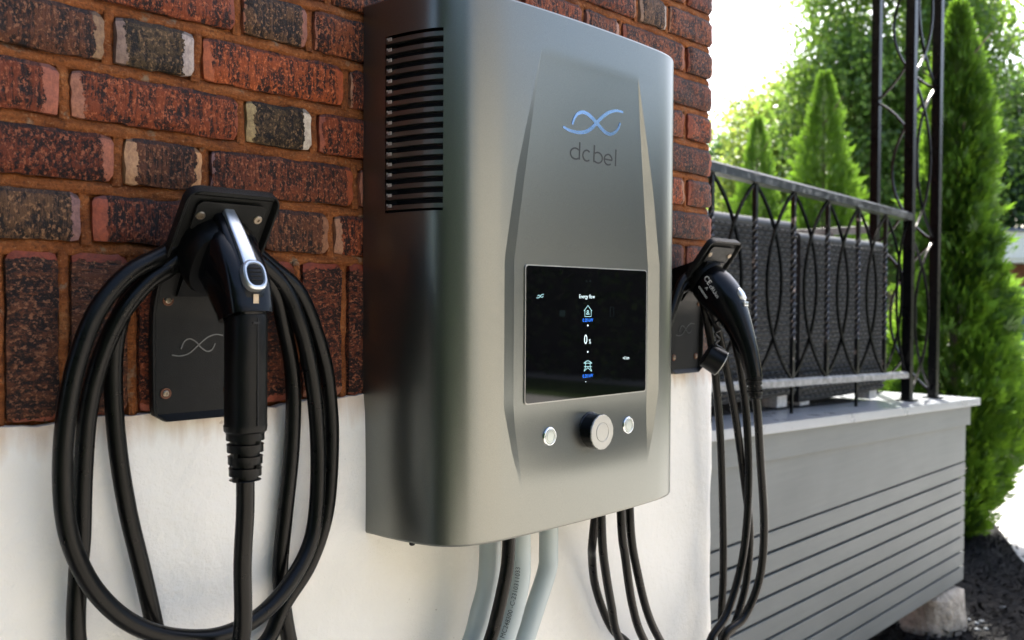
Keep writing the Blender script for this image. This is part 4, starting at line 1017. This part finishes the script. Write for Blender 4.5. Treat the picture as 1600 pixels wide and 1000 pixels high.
b_ = MB(); b_.box(1.95, XE - .021, YD + .05, YD + .06, -1.58, -.62); b_.build('dark_backing', M['dark'], porch)
b_ = MB(); b_.box(XE - .16, XE - .07, YD + .04, YD + .13, G0 + .1, -1.5); b_.build('support_post', M['deck'], porch, None, .003)
def footing():
    q = random.Random(9); P = [at(1420, 955, YD + .03), at(1492, 905, YD + .03)]
    base = Vector((XE - .20, YD + .10, G0 - .05)); vs = []; n = 14
    for k, (z, r) in enumerate(((-.06, .20), (.06, .19), (.16, .175), (.255, .165), (.29, .12))):
        for i in range(n):
            a = 2 * math.pi * i / n; rr = r * (1 + q.gauss(0, .07)) / max(abs(math.cos(a)), abs(math.sin(a))) ** .6; vs.append((base.x + rr * math.cos(a), base.y + rr * .85 * math.sin(a), base.z + z + q.gauss(0, .006)))
    fs = [(k * n + i, k * n + (i + 1) % n, (k + 1) * n + (i + 1) % n, (k + 1) * n + i) for k in range(4) for i in range(n)] + [tuple(4 * n + i for i in range(n))]
    m = MB(); m.add(vs, fs); o = m.build('concrete_footing', M['concrete'], None, 50); tag(o, 'rough stained concrete footing under the right end of the porch', 'footing')
footing()
m_ = MB()
for i in range(34):
    for k in range(9):
        x = 3.05 + i * .045 + (k % 2) * .0225; y = .86 + k * .05
        m_.box(x, x + .030, y, y + .036, ztop(x) + .0005, ztop(x) + .011)
slopebox(m_, 3.0, 4.62, .84, 1.33, .0004, .005); tag(m_.build('rubber_mat', M['mat'], None), 'black textured rubber mat on the porch floor under the wicker seats', 'mat')

# railing
YR = .72
def rail_line(pa, pb): 
    a = at(*pa, YR); b = at(*pb, YR); return lambda x: a.z + (b.z - a.z) * (x - a.x) / (b.x - a.x)
rt = rail_line((1117, 262), (1425, 340)); rb = rail_line((1130, 604), (1420, 585))
XA, XB_ = at(1420, 400, YR).x, at(1461, 400, YR).x
rail = thing('porch_railing', 'black wrought iron railing with bowed bars along the side of the porch', 'railing', (3.9, YR, -.5))
XL0 = 1.95
def flatbar(mb, x0, x1, fz, hz, wy, n=1):
    vs = []
    for x in (x0, x1): vs += [(x, YR - wy, fz(x) - hz), (x, YR + wy, fz(x) - hz), (x, YR + wy, fz(x) + hz * .5), (x, YR + wy * .55, fz(x) + hz), (x, YR - wy * .55, fz(x) + hz), (x, YR - wy, fz(x) + hz * .5)]
    mb.add(vs, [(k, (k + 1) % 6, (k + 1) % 6 + 6, k + 6) for k in range(6)] + [(5, 4, 3, 2, 1, 0), (6, 7, 8, 9, 10, 11)])
b_ = MB(); flatbar(b_, XL0, XA - .02, rt, .022, .026); b_.build('top_rail', M['rail'], rail)
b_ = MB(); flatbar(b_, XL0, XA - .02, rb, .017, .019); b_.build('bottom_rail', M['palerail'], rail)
bx = [at(p, 420, YR).x for p in (1179, 1240, 1293, 1342, 1383)]
sp = (bx[-1] - bx[0]) / 4
bx = [bx[0] + sp * i for i in range(-3, 6)]
for i, x in enumerate(bx):
    if x > XA - .1: continue
    z1, z0 = rt(x) - .020, rb(x) + .014; n = 60
    pts = [Vector((x, YR, lerp(z1, z0, k / n))) for k in range(n + 1)]
    tw = [8 * math.pi * min(max((k / n - .18) / .60, 0), 1) for k in range(n + 1)]
    b_ = MB(); b_.tube(pts, .0125, 4, math.pi / 4, True, None, tw); b_.build('twisted_bar', M['twist'], rail)
    b_ = MB(); b_.box(x - .006, x + .006, YR - .006, YR + .006, ztop(x) - .002, rb(x) - .015)
    if i % 2 == 0: b_.build('rail_foot', M['iron'], rail)
def bow(x0, amp, ztp, zbt, y, off=0):
    pts = []
    for k in range(29):
        u = k / 28; pts.append(Vector((x0 + amp * (max(0, 1 - (2 * u - 1) ** 2)) ** .85, y + off, lerp(ztp, zbt, u))))
    return pts
for i, x in enumerate(bx + [bx[-1] + sp]):
    for s_ in (-1, 1):
        xe = x + s_ * sp * .69
        if xe > XA - .005 or xe < XL0 or x > XA: continue
        b_ = MB(); b_.tube(bow(x + s_ * .010, s_ * sp * .69, rt(x) - .021, rb(x) + .015, YR, .006 * s_), .0075, 4, math.pi / 4); b_.build('bowed_bar', M['iron'], rail, None)
# bar that meets the post
b_ = MB(); b_.tube(bow(XA - .02, -sp * .42, rt(XA) - .021, rb(XA) + .015, YR), .0075, 4, math.pi / 4); b_.build('bowed_bar', M['iron'], rail)

# front railing, seen between the trees, at a right angle
XCp, YCp = 5.40, 1.10
fr_ = thing('porch_railing', 'weathered black iron railing across the front of the porch, behind the wicker seats', 'railing', (XCp, 2.0, -.5))
zf = at(1371, 352, YCp).z * (5.4 / at(1371, 352, YCp).x)
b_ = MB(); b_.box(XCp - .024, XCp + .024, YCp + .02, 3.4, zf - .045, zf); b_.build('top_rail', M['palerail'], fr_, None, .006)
b_ = MB(); b_.box(XCp - .018, XCp + .018, YCp + .02, 3.4, -.42, -.385); b_.build('bottom_rail', M['rail'], fr_, None, .005)
for i in range(1, 9):
    y = YCp + i * .27; z0, z1 = -.385, zf - .045
    b_ = MB(); b_.tube([Vector((XCp, y, z0)), Vector((XCp, y, z1))], .011, 4, math.pi / 4); b_.build('twisted_bar', M['twist'], fr_)
    for s_ in (-1, 1):
        b_ = MB(); b_.tube([Vector((XCp + .004 * s_, y + s_ * .19 * (max(0, 1 - (2 * k / 20 - 1) ** 2)) ** .85, lerp(z1, z0, k / 20))) for k in range(21)], .0075, 4, math.pi / 4); b_.build('bowed_bar', M['iron'], fr_)

# iron corner column
col = thing('iron_column', 'black wrought iron corner column of three posts joined by bowed bars', 'column', (XB_, YR, ztop(XB_)))
ZR = 2.05
posts = [(XA, YR), (XB_, YR), (XCp, YCp)]
for (x, y) in posts:
    b_ = MB(); b_.box(x - .024, x + .024, y - .024, y + .024, ztop(x) - .001, ZR); b_.build('post', M['iron'], col, None, .003)
    b_ = MB(); b_.box(x - .045, x + .045, y - .045, y + .045, ztop(x) + .0006, ztop(x) + .007); b_.build('base_plate', M['iron'], col)
def lattice(p, q):
    p = Vector(p); q = Vector(q); zlo = ztop(p.x) + .03; per = .86
    z = zlo
    while z < ZR - .1:
        zt_ = min(z + per, ZR)
        for s_ in (0, 1):
            a, b = (p, q) if s_ == 0 else (q, p)
            pts = []
            for k in range(25):
                u = k / 24; f = .72 * (max(0, 1 - (2 * u - 1) ** 2)) ** .85; c = a.lerp(b, f); nrm = Vector((-(q - p).y, (q - p).x)).normalized() * (.005 * (1 if s_ else -1))
                pts.append(Vector((c.x + nrm.x, c.y + nrm.y, lerp(zt_, z, u))))
            b_ = MB(); b_.tube(pts, .0085, 4, math.pi / 4); b_.build('bowed_bar', M['iron'], col)
        z = zt_
lattice(posts[0], posts[1]); lattice(posts[1], posts[2])

# porch roof carried by the column
rf = thing('porch_roof', 'flat porch roof carried by the iron corner column, above the frame', 'roof', (3.6, 2.0, ZR))
b_ = MB(); b_.box(1.90, 5.30, .62, 3.6, ZR + .001, ZR + .16); b_.build('soffit', M['housewhite'], rf)
b_ = MB(); b_.box(1.85, 5.46, .52, 3.7, ZR + .161, ZR + .24); b_.build('roof_deck', M['roof'], rf)

# wicker seats
def wicker(x0, x1, label, feet):
    t = thing('wicker_chair', label, 'chair', ((x0 + x1) / 2, 1.1, ztop(x0)), 'wicker seats on the porch')
    y = .82; zb = ztop((x0 + x1) / 2) + .055; z1 = .320 - .028 * (x0 - 3.05)
    z2 = z1 - .02
    NX = max(12, int((x1 - x0) / .050)); NZ = int((z1 - zb) / .0215)
    # woven back: short raised strands in staggered rows over a dark frame
    vs = []; fs = []; q = random.Random(int(x0 * 100))
    for k in range(NZ):
        sh = .5 * (k % 2)
        for i in range(NX + (0 if k % 2 == 0 else -1)):
            a0 = x0 + (x1 - x0) * (i + sh + .10) / NX; a1 = x0 + (x1 - x0) * (i + sh + .90) / NX
            h0 = zb + (z1 - zb) * (k + .20) / NZ + q.gauss(0, .0005); h1 = zb + (z1 - zb) * (k + .80) / NZ + q.gauss(0, .0005); d = .0115 + q.gauss(0, .0015)
            o = len(vs); am = (a0 + a1) / 2; hm = (h0 + h1) / 2; w2 = (a1 - a0) * .30
            vs += [(a0, y, h0), (a1, y, h0), (a1, y, h1), (a0, y, h1), (am - w2, y - d, hm - .002), (am + w2, y - d, hm - .002), (am + w2, y - d, hm + .002), (am - w2, y - d, hm + .002)]
            fs += [(o, o + 1, o + 5, o + 4), (o + 1, o + 2, o + 6, o + 5), (o + 2, o + 3, o + 7, o + 6), (o + 3, o, o + 4, o + 7), (o + 4, o + 5, o + 6, o + 7)]
    m = MB(); m.add(vs, fs); wv = m.build('woven_back', M['wicker'], t); wv['kind'] = 'stuff'
    m = MB(); m.box(x0, x1, y + .001, y + .06, zb - .01, z1); m.build('back_frame', M['wickerdark'], t)
    m = MB(); m.tube([Vector((x0, y + .03, z1 + .008)), Vector((x1, y + .03, z1 + .008))], .030, 10); m.build('top_roll', M['wicker'], t, 60)
    m = MB(); m.box(x0, x1, y + .061, y + .68, zb + .12, zb + .30); m.build('seat', M['wicker'], t)
    for xa in (x0, x1 - .09):
        m = MB(); m.box(xa, xa + .09, y + .062, y + .70, zb, zb + .46); m.build('arm', M['wicker'], t, None, .01)
    for xf in feet:
        m = MB(); m.box(xf - .045, xf + .045, y + .01, y + .09, ztop(xf) + .0115, zb - .011); m.build('foot', M['foot'], t, None, .004)
    return t
wicker(2.35, 3.86, 'dark woven wicker seat nearest the brick corner, seen from behind', [2.5, 3.76])
wicker(3.90, 4.86, 'dark woven wicker seat nearest the iron column, seen from behind', [3.98, 4.76])

# ------------------------------------------------------------------ plants
def leaf_quads(P, D, Nn, L, W):
    "P centre, D long direction, Nn face normal-ish, L length, W width -> pointed quads"
    D = D / np.linalg.norm(D, axis=1, keepdims=True)
    S = np.cross(D, Nn); S /= np.linalg.norm(S, axis=1, keepdims=True) + 1e-9
    a = P - D * (L / 2)[:, None]; b = P + S * (W / 2)[:, None]; c = P + D * (L / 2)[:, None]; d = P - S * (W / 2)[:, None]
    return np.stack([a, b, c, d], 1)
CONE = ([0, .04, .16, .38, .62, .82, .94, 1.0], [.45, .72, .98, 1.0, .82, .50, .22, .03])
FLASK = ([0, .1, .2, .3, .42, .54, .66, .78, .9, 1.0], [.30, .76, .96, .98, .72, .50, .46, .42, .26, .03])
def cedar(base, h, rad, n, seed, label, shape=CONE):
    rg = np.random.default_rng(seed)
    t = thing('cedar_tree', label, 'tree', tuple(base), 'columnar cedars beside the porch')
    base = np.array(base)
    u = rg.random(n) ** 0.85                                   # height fraction
    prof = np.interp(u, *shape) * rad
    a = rg.uniform(0, 2 * np.pi, n)
    lump = 1 + .16 * np.sin(a * 3 + u * 23 + seed) + .16 * np.sin(a * 5 - u * 41) + .14 * np.sin(u * 83 + a * 4)
    rr = prof * lump * (1 - .75 * rg.random(n) ** 2.2) * (1 + .10 * np.abs(rg.normal(0, 1, n)) ** 1.5)
    P = np.stack([rr * np.cos(a), rr * np.sin(a), u * h], 1) + base
    out = np.stack([np.cos(a), np.sin(a), np.full(n, .9)], 1)
    K = 7; V = []
    d0 = out + rg.normal(0, .35, (n, 3)); d0 /= np.linalg.norm(d0, axis=1, keepdims=True)
    tang = np.stack([-np.sin(a), np.cos(a), np.zeros(n)], 1) + rg.normal(0, .45, (n, 3))
    nn = tang - d0 * np.sum(tang * d0, 1, keepdims=True); nn /= np.linalg.norm(nn, axis=1, keepdims=True)
    bb = np.cross(nn, d0); S = rg.uniform(.6, 1.25, n) * np.interp(u, [0, .6, .9, 1], [1, .85, .5, .35]) * (.55 + rad)
    for k in range(K):                                         # each spray is a flat fan of scale-leaved twigs
        ang = (k - 3) * .30 + rg.normal(0, .09, n); d = d0 * np.cos(ang)[:, None] + bb * np.sin(ang)[:, None]
        L = S * (.095 - .014 * abs(k - 3)) * rg.uniform(.8, 1.2, n)
        V.append(leaf_quads(P + d * (L * .55)[:, None] + d0 * (.012 * (3 - abs(k - 3))), d, nn, L, L * .20))
    link('crown', quads_mesh('crown', np.concatenate(V), 4, M['cedar']), None, t)
    m = MB(); b = Vector(base); m.tube([b + Vector((0, 0, -.05)), b + Vector((.02, 0, h * .4)), b + Vector((0, .01, h * .93))], .05, 8, 0, True, [.055, .035, .006]); 
    for i in range(16):
        z = h * (.05 + .055 * i); an = i * 2.4; m.tube([b + Vector((0, 0, z)), b + Vector((math.cos(an) * rad * .6, math.sin(an) * rad * .6, z + .25))], .010, 5, 0, True, [.012, .004])
    m.build('trunk', M['bark'], t)
    return t
def gpos(px, depth):
    p = atd(px, 480, depth); return (p.x, p.y, G0)
cedar(gpos(1491, 7.1), 4.2, .43, 24000, 1, 'tall bright green cedar beside the right end of the porch', FLASK)
cedar(gpos(1284, 9.6), 4.3, .36, 14000, 2, 'pointed cedar rising behind the middle of the porch railing')
cedar(gpos(1181, 12.0), 4.3, .34, 12000, 3, 'shorter pointed cedar behind the railing, nearest the brick corner')

def tree(base, h, crown, seed, label, mat, nclus, nleaf, leaf, trunk_r=.2):
    "crown: list of (dx, dy, z, rx, ry, rz) lobes"
    rg = np.random.default_rng(seed)
    t = thing('leafy_tree', label, 'tree', tuple(base), 'leafy trees beyond the porch')
    b = np.array(base); C = []; wts = np.array([c[3] * c[5] for c in crown]); wts = wts / wts.sum()
    for c, wt in zip(crown, wts):
        k = max(6, int(nclus * wt)); d = rg.normal(0, 1, (k, 3)); d /= np.linalg.norm(d, axis=1, keepdims=True)
        r = .35 + .65 * rg.random(k) ** .5
        C.append(np.array(c[:3]) + d * r[:, None] * np.array(c[3:6]))
    C = np.concatenate(C) + b; k = len(C); n = k * nleaf
    idx = np.repeat(np.arange(k), nleaf); sz = rg.uniform(.55, 1.25, k)[idx]
    off = rg.normal(0, 1, (n, 3)) * np.array([1, 1, .62]) * leaf * 3.6 * sz[:, None]
    P = C[idx] + off
    D = rg.normal(0, 1, (n, 3)); D[:, 2] -= .4; Nn = rg.normal(0, .7, (n, 3)); Nn[:, 2] += .9
    L = rg.uniform(.7, 1.3, n) * leaf
    link('crown', quads_mesh('crown', leaf_quads(P, D, Nn, L, L * .75), 4, mat), None, t)
    m = MB(); B = Vector(base); top = Vector((crown[0][0] * .5, crown[0][1] * .5, h * .72))
    m.tube([B + Vector((0, 0, -.1)), B + top * .35 + Vector((.08, 0, 0)), B + top * .7, B + top], trunk_r, 8, 0, True, [trunk_r * 1.25, trunk_r, trunk_r * .6, trunk_r * .25])
    q = random.Random(seed)
    for i in range(14):
        s0 = B + top * q.uniform(.35, .9); e = Vector(C[q.randrange(k)].tolist()); m.tube([s0, s0.lerp(e, .5) + Vector((0, 0, .2)), e], .05, 6, 0, True, [trunk_r * .35, trunk_r * .2, .015])
    m.build('trunk', M['bark'], t)
    return t
def lob(base, px, py, depth, rx, rz):
    p = atd(px, py, depth); return (p.x - base[0], p.y - base[1], p.z - base[2], rx, rx, rz)
B = gpos(1400, 26)
tree(B, 11, [lob(B, 1390, 60, 26, 2.7, 3.2), lob(B, 1330, 190, 25, 2.1, 2.2), lob(B, 1440, 230, 26, 2.4, 2.6), lob(B, 1390, -120, 26, 2.2, 2.2), lob(B, 1500, 60, 27, 1.5, 1.8), lob(B, 1370, 340, 26, 2.4, 2.0)], 11, 'big dark green leafy tree rising behind the iron column', M['leafa'], 470, 150, .16, .28)
B = gpos(1215, 30)
tree(B, 8, [lob(B, 1225, 230, 30, 2.2, 2.0), lob(B, 1270, 290, 29, 2.0, 1.6), lob(B, 1180, 310, 30, 1.5, 1.3), lob(B, 1250, 175, 30, 1.1, 1.0)], 12, 'pale sunlit yellow green tree between the brick corner and the big tree', M['leafb'], 210, 140, .16, .2)
B = gpos(1570, 28)
tree(B, 8, [lob(B, 1565, 200, 28, 1.5, 1.8), lob(B, 1610, 260, 28, 1.8, 2.2), lob(B, 1560, 310, 28, 1.3, 1.2), lob(B, 1640, 180, 28, 1.6, 1.6)], 13, 'rounded dark tree at the right edge behind the tall cedar', M['leafc'], 190, 140, .15, .22)
B = gpos(1130, 45)
tree(B, 7, [lob(B, 1128, 260, 45, 1.3, 1.8), lob(B, 1145, 300, 45, 1.6, 1.2)], 14, 'small distant blue green tree just right of the brick corner', M['leafc'], 60, 90, .2, .2)
def shrub(base, r, hgt, seed, label, mat, n=4500):
    rg = np.random.default_rng(seed); t = thing('shrub', label, 'shrub', tuple(base), 'low shrubs in the garden')
    d = rg.normal(0, 1, (n, 3)); d /= np.linalg.norm(d, axis=1, keepdims=True); d[:, 2] = abs(d[:, 2])
    P = d * (rg.random(n) ** .4 * (1 + .2 * np.sin(d[:, 0] * 7 + seed) * np.cos(d[:, 1] * 6)))[:, None] * np.array([r, r, hgt]) + np.array(base)
    D = d + rg.normal(0, .6, (n, 3)); L = rg.uniform(.05, .12, n)
    link('foliage', quads_mesh('foliage', leaf_quads(P, D, rg.normal(0, 1, (n, 3)), L, L * .55), 4, mat), None, t)
    m = MB(); b = Vector(base)
    for i in range(5): m.tube([b, b + Vector((math.cos(i * 1.26) * r * .5, math.sin(i * 1.26) * r * .5, hgt * .6))], .015, 5, 0, True, [.02, .006])
    m.build('stem', M['bark'], t)
shrub(gpos(1600, 13), .8, 1.0, 31, 'low bright shrub by the path at the right edge', M['leafb'])
shrub(gpos(1150, 17), 1.3, 1.5, 32, 'pale shrub behind the railing next to the brick corner', M['leafb'])
shrub(gpos(1235, 18), 1.4, 1.7, 33, 'pale shrub between the two smaller cedars', M['leafb'])
shrub(gpos(1345, 17), 1.5, 1.9, 34, 'rounded shrub between the middle cedar and the iron column', M['leafa'])
shrub(gpos(1440, 16), 1.2, 2.2, 35, 'tall shrub right behind the iron column', M['leafb'])

# ------------------------------------------------------------------ far houses
def house_right():
    t = thing('house', 'house with white fascia and slate blue door at the right edge', 'house', gpos(1620, 24))
    c = gpos(1620, 24)
    u = Vector((.72, -.69, 0)); v = Vector((.69, .72, 0))      # u runs to the right in the picture, v away
    def B_(name, mat, a0, a1, d0, d1, z0, z1, par=t):
        m = MB(); o = Vector(c); m.add([o + u * a + v * d + Vector((0, 0, z)) for z in (z0, z1) for a, d in ((a0, d0), (a1, d0), (a1, d1), (a0, d1))], [(0, 3, 2, 1), (4, 5, 6, 7), (0, 1, 5, 4), (1, 2, 6, 5), (2, 3, 7, 6), (3, 0, 4, 7)]); return m.build(name, mat, par)
    B_('wall', M['housebrick'], -1.15, 6, 0.6, 6, 0, 3.25); B_('fascia', M['housewhite'], -1.6, 6.5, -.6, .55, 3.05, 3.75); B_('soffit', M['housewhite'], -1.55, 6.4, -.55, .5, 2.95, 3.045)
    m = MB(); o = Vector(c); m.add([o + u * a + v * d + Vector((0, 0, z)) for a in (-1.7, 6.6) for d, z in ((-.7, 3.755), (2.8, 4.15), (6.2, 3.755))], [(0, 1, 4, 3), (1, 2, 5, 4), (0, 2, 1), (3, 4, 5), (0, 3, 5, 2)]); m.build('roof', M['roof'], t)
    d = B_('door', M['door'], -.46, .50, .54, .598, .25, 2.35); B_('pane', M['pane'], -.2, .25, .52, .538, 1.55, 2.1, d)
    B_('door_frame', M['housewhite'], -.62, -.47, .53, .599, .2, 2.45); B_('door_frame', M['housewhite'], .51, .66, .53, .599, .2, 2.45)
    B_('step', M['path'], -1.0, 1.1, -.5, .59, 0, .2); B_('porch_post', M['housewhite'], -1.5, -1.35, -.45, -.3, 0, 2.945)
    return t
house_right()
def house_left():
    c = gpos(1110, 60); t = thing('house', 'distant pale house with grey roof glimpsed right beside the brick corner', 'house', c)
    o = Vector(c); u = Vector((.72, -.69, 0)); v = Vector((.69, .72, 0))
    def B_(name, mat, a0, a1, d0, d1, z0, z1, par=t):
        m = MB(); m.add([o + u * a + v * d + Vector((0, 0, z)) for z in (z0, z1) for a, d in ((a0, d0), (a1, d0), (a1, d1), (a0, d1))], [(0, 3, 2, 1), (4, 5, 6, 7), (0, 1, 5, 4), (1, 2, 6, 5), (2, 3, 7, 6), (3, 0, 4, 7)]); return m.build(name, mat, par)
    B_('wall', M['housewhite'], -4, 2.2, 0, 7, 0, 6.6)
    m = MB(); m.add([o + u * a + v * d + Vector((0, 0, z)) for a in (-4.4, 2.6) for d, z in ((-.5, 6.6), (3.5, 10.2), (7.5, 6.6))], [(0, 1, 4, 3), (1, 2, 5, 4), (0, 2, 1), (3, 4, 5), (0, 3, 5, 2)]); m.build('roof', M['roof'], t)
    f = B_('window', M['housewhite'], .0, 1.3, -.06, -.01, 4.3, 5.7); B_('pane', M['pane'], .1, 1.2, -.08, -.065, 4.4, 5.6, f)
house_left()

# across the driveway, behind the photographer: what the glossy surfaces mirror, plus an added light-blocking hedge
def hedge(p, q, hgt, n, seed, label, mat, th=.9):
    "a clipped wall of foliage from p to q"
    rg = np.random.default_rng(seed); p = np.array(p); q = np.array(q); d = q - p; Ln = np.linalg.norm(d); d = d / Ln; nv = np.array([-d[1], d[0]])
    t = thing('tall_hedge', label, 'hedge', ((p[0] + q[0]) / 2, (p[1] + q[1]) / 2, G0), 'hedges across the driveway')
    s_ = rg.uniform(0, Ln, n); u = rg.random(n); o = (rg.random(n) - .5) * th * (1.15 - .4 * u) + .15 * np.sin(s_ * 1.7) + .12 * np.sin(s_ * 4.1 + u * 6)
    top = hgt * (.88 + .08 * np.sin(s_ * .9 + seed) + .05 * np.sin(s_ * 2.3))
    P = np.stack([p[0] + d[0] * s_ + nv[0] * o, p[1] + d[1] * s_ + nv[1] * o, G0 + u * top], 1); D = rg.normal(0, 1, (n, 3)); L = rg.uniform(.10, .28, n)
    link('foliage', quads_mesh('foliage', leaf_quads(P, D, rg.normal(0, 1, (n, 3)), L, L * .6), 4, mat), None, t)
    m = MB(); a = p - nv * th * .3; b = q - nv * th * .3; c = q + nv * th * .3; e = p + nv * th * .3
    m.prism([(a[0], a[1], G0), (b[0], b[1], G0), (c[0], c[1], G0), (e[0], e[1], G0)], (0, 0, hgt * .82)); m.build('inner_growth', M['dark'], t)
hedge((-2.4, -.6), (-2.4, -6.0), 5.0, 22000, 71, 'tall dark hedge added out of the frame to keep light off the left side of the unit', M['leafc'])  # unseen hedge, added to darken the unit's left side
hedge((-2.6, -6.4), (-0.2, -6.4), 5.5, 12000, 72, 'tall dark hedge across the driveway behind the viewer', M['leafc'])
def neighbour():
    c = (2.2, -9.0, G0); t = thing('house', 'cream rendered neighbour house across the driveway, mirrored in the unit', 'house', c)
    def B_(name, mat, x0, x1, y0, y1, z0, z1, par=t):
        m = MB(); m.box(x0, x1, y0, y1, G0 + z0, G0 + z1); return m.build(name, mat, par)
    B_('wall', M['cream'], .2, 7.4, -14, -9, 0, 5.2)
    m = MB(); m.add([(x, y, G0 + z) for x in (-.1, 7.7) for y, z in ((-8.6, 5.205), (-11.5, 7.2), (-14.4, 5.205))], [(0, 1, 4, 3), (1, 2, 5, 4), (0, 2, 1), (3, 4, 5), (0, 3, 5, 2)]); m.build('roof', M['roof'], t)
    for x, z in ((3.2, 1.0), (3.2, 3.4), (1.0, 3.4), (5.6, 1.0), (5.6, 3.4)):
        f = B_('window', M['housewhite'], x, x + .95, -8.998, -8.94, z, z + 1.25); B_('pane', M['pane'], x + .07, x + .88, -8.938, -8.93, z + .07, z + 1.18, f)
    d = B_('door', M['door'], 1.0, 1.95, -8.998, -8.95, .1, 2.2); B_('handle', M['chrome'], 1.8, 1.86, -8.948, -8.92, 1.1, 1.2, d)
neighbour()
hedge((18, -2), (18, -32), 6.5, 34000, 73, 'high row of dark trees down the street, mirrored in the screen', M['leafa'], 2.4)

# ------------------------------------------------------------------ lift everything so that the ground lies at z = 0
for o in list(SC.objects):
    if o.parent is None and o.type not in ('CAMERA', 'LIGHT'): o.location.z += H
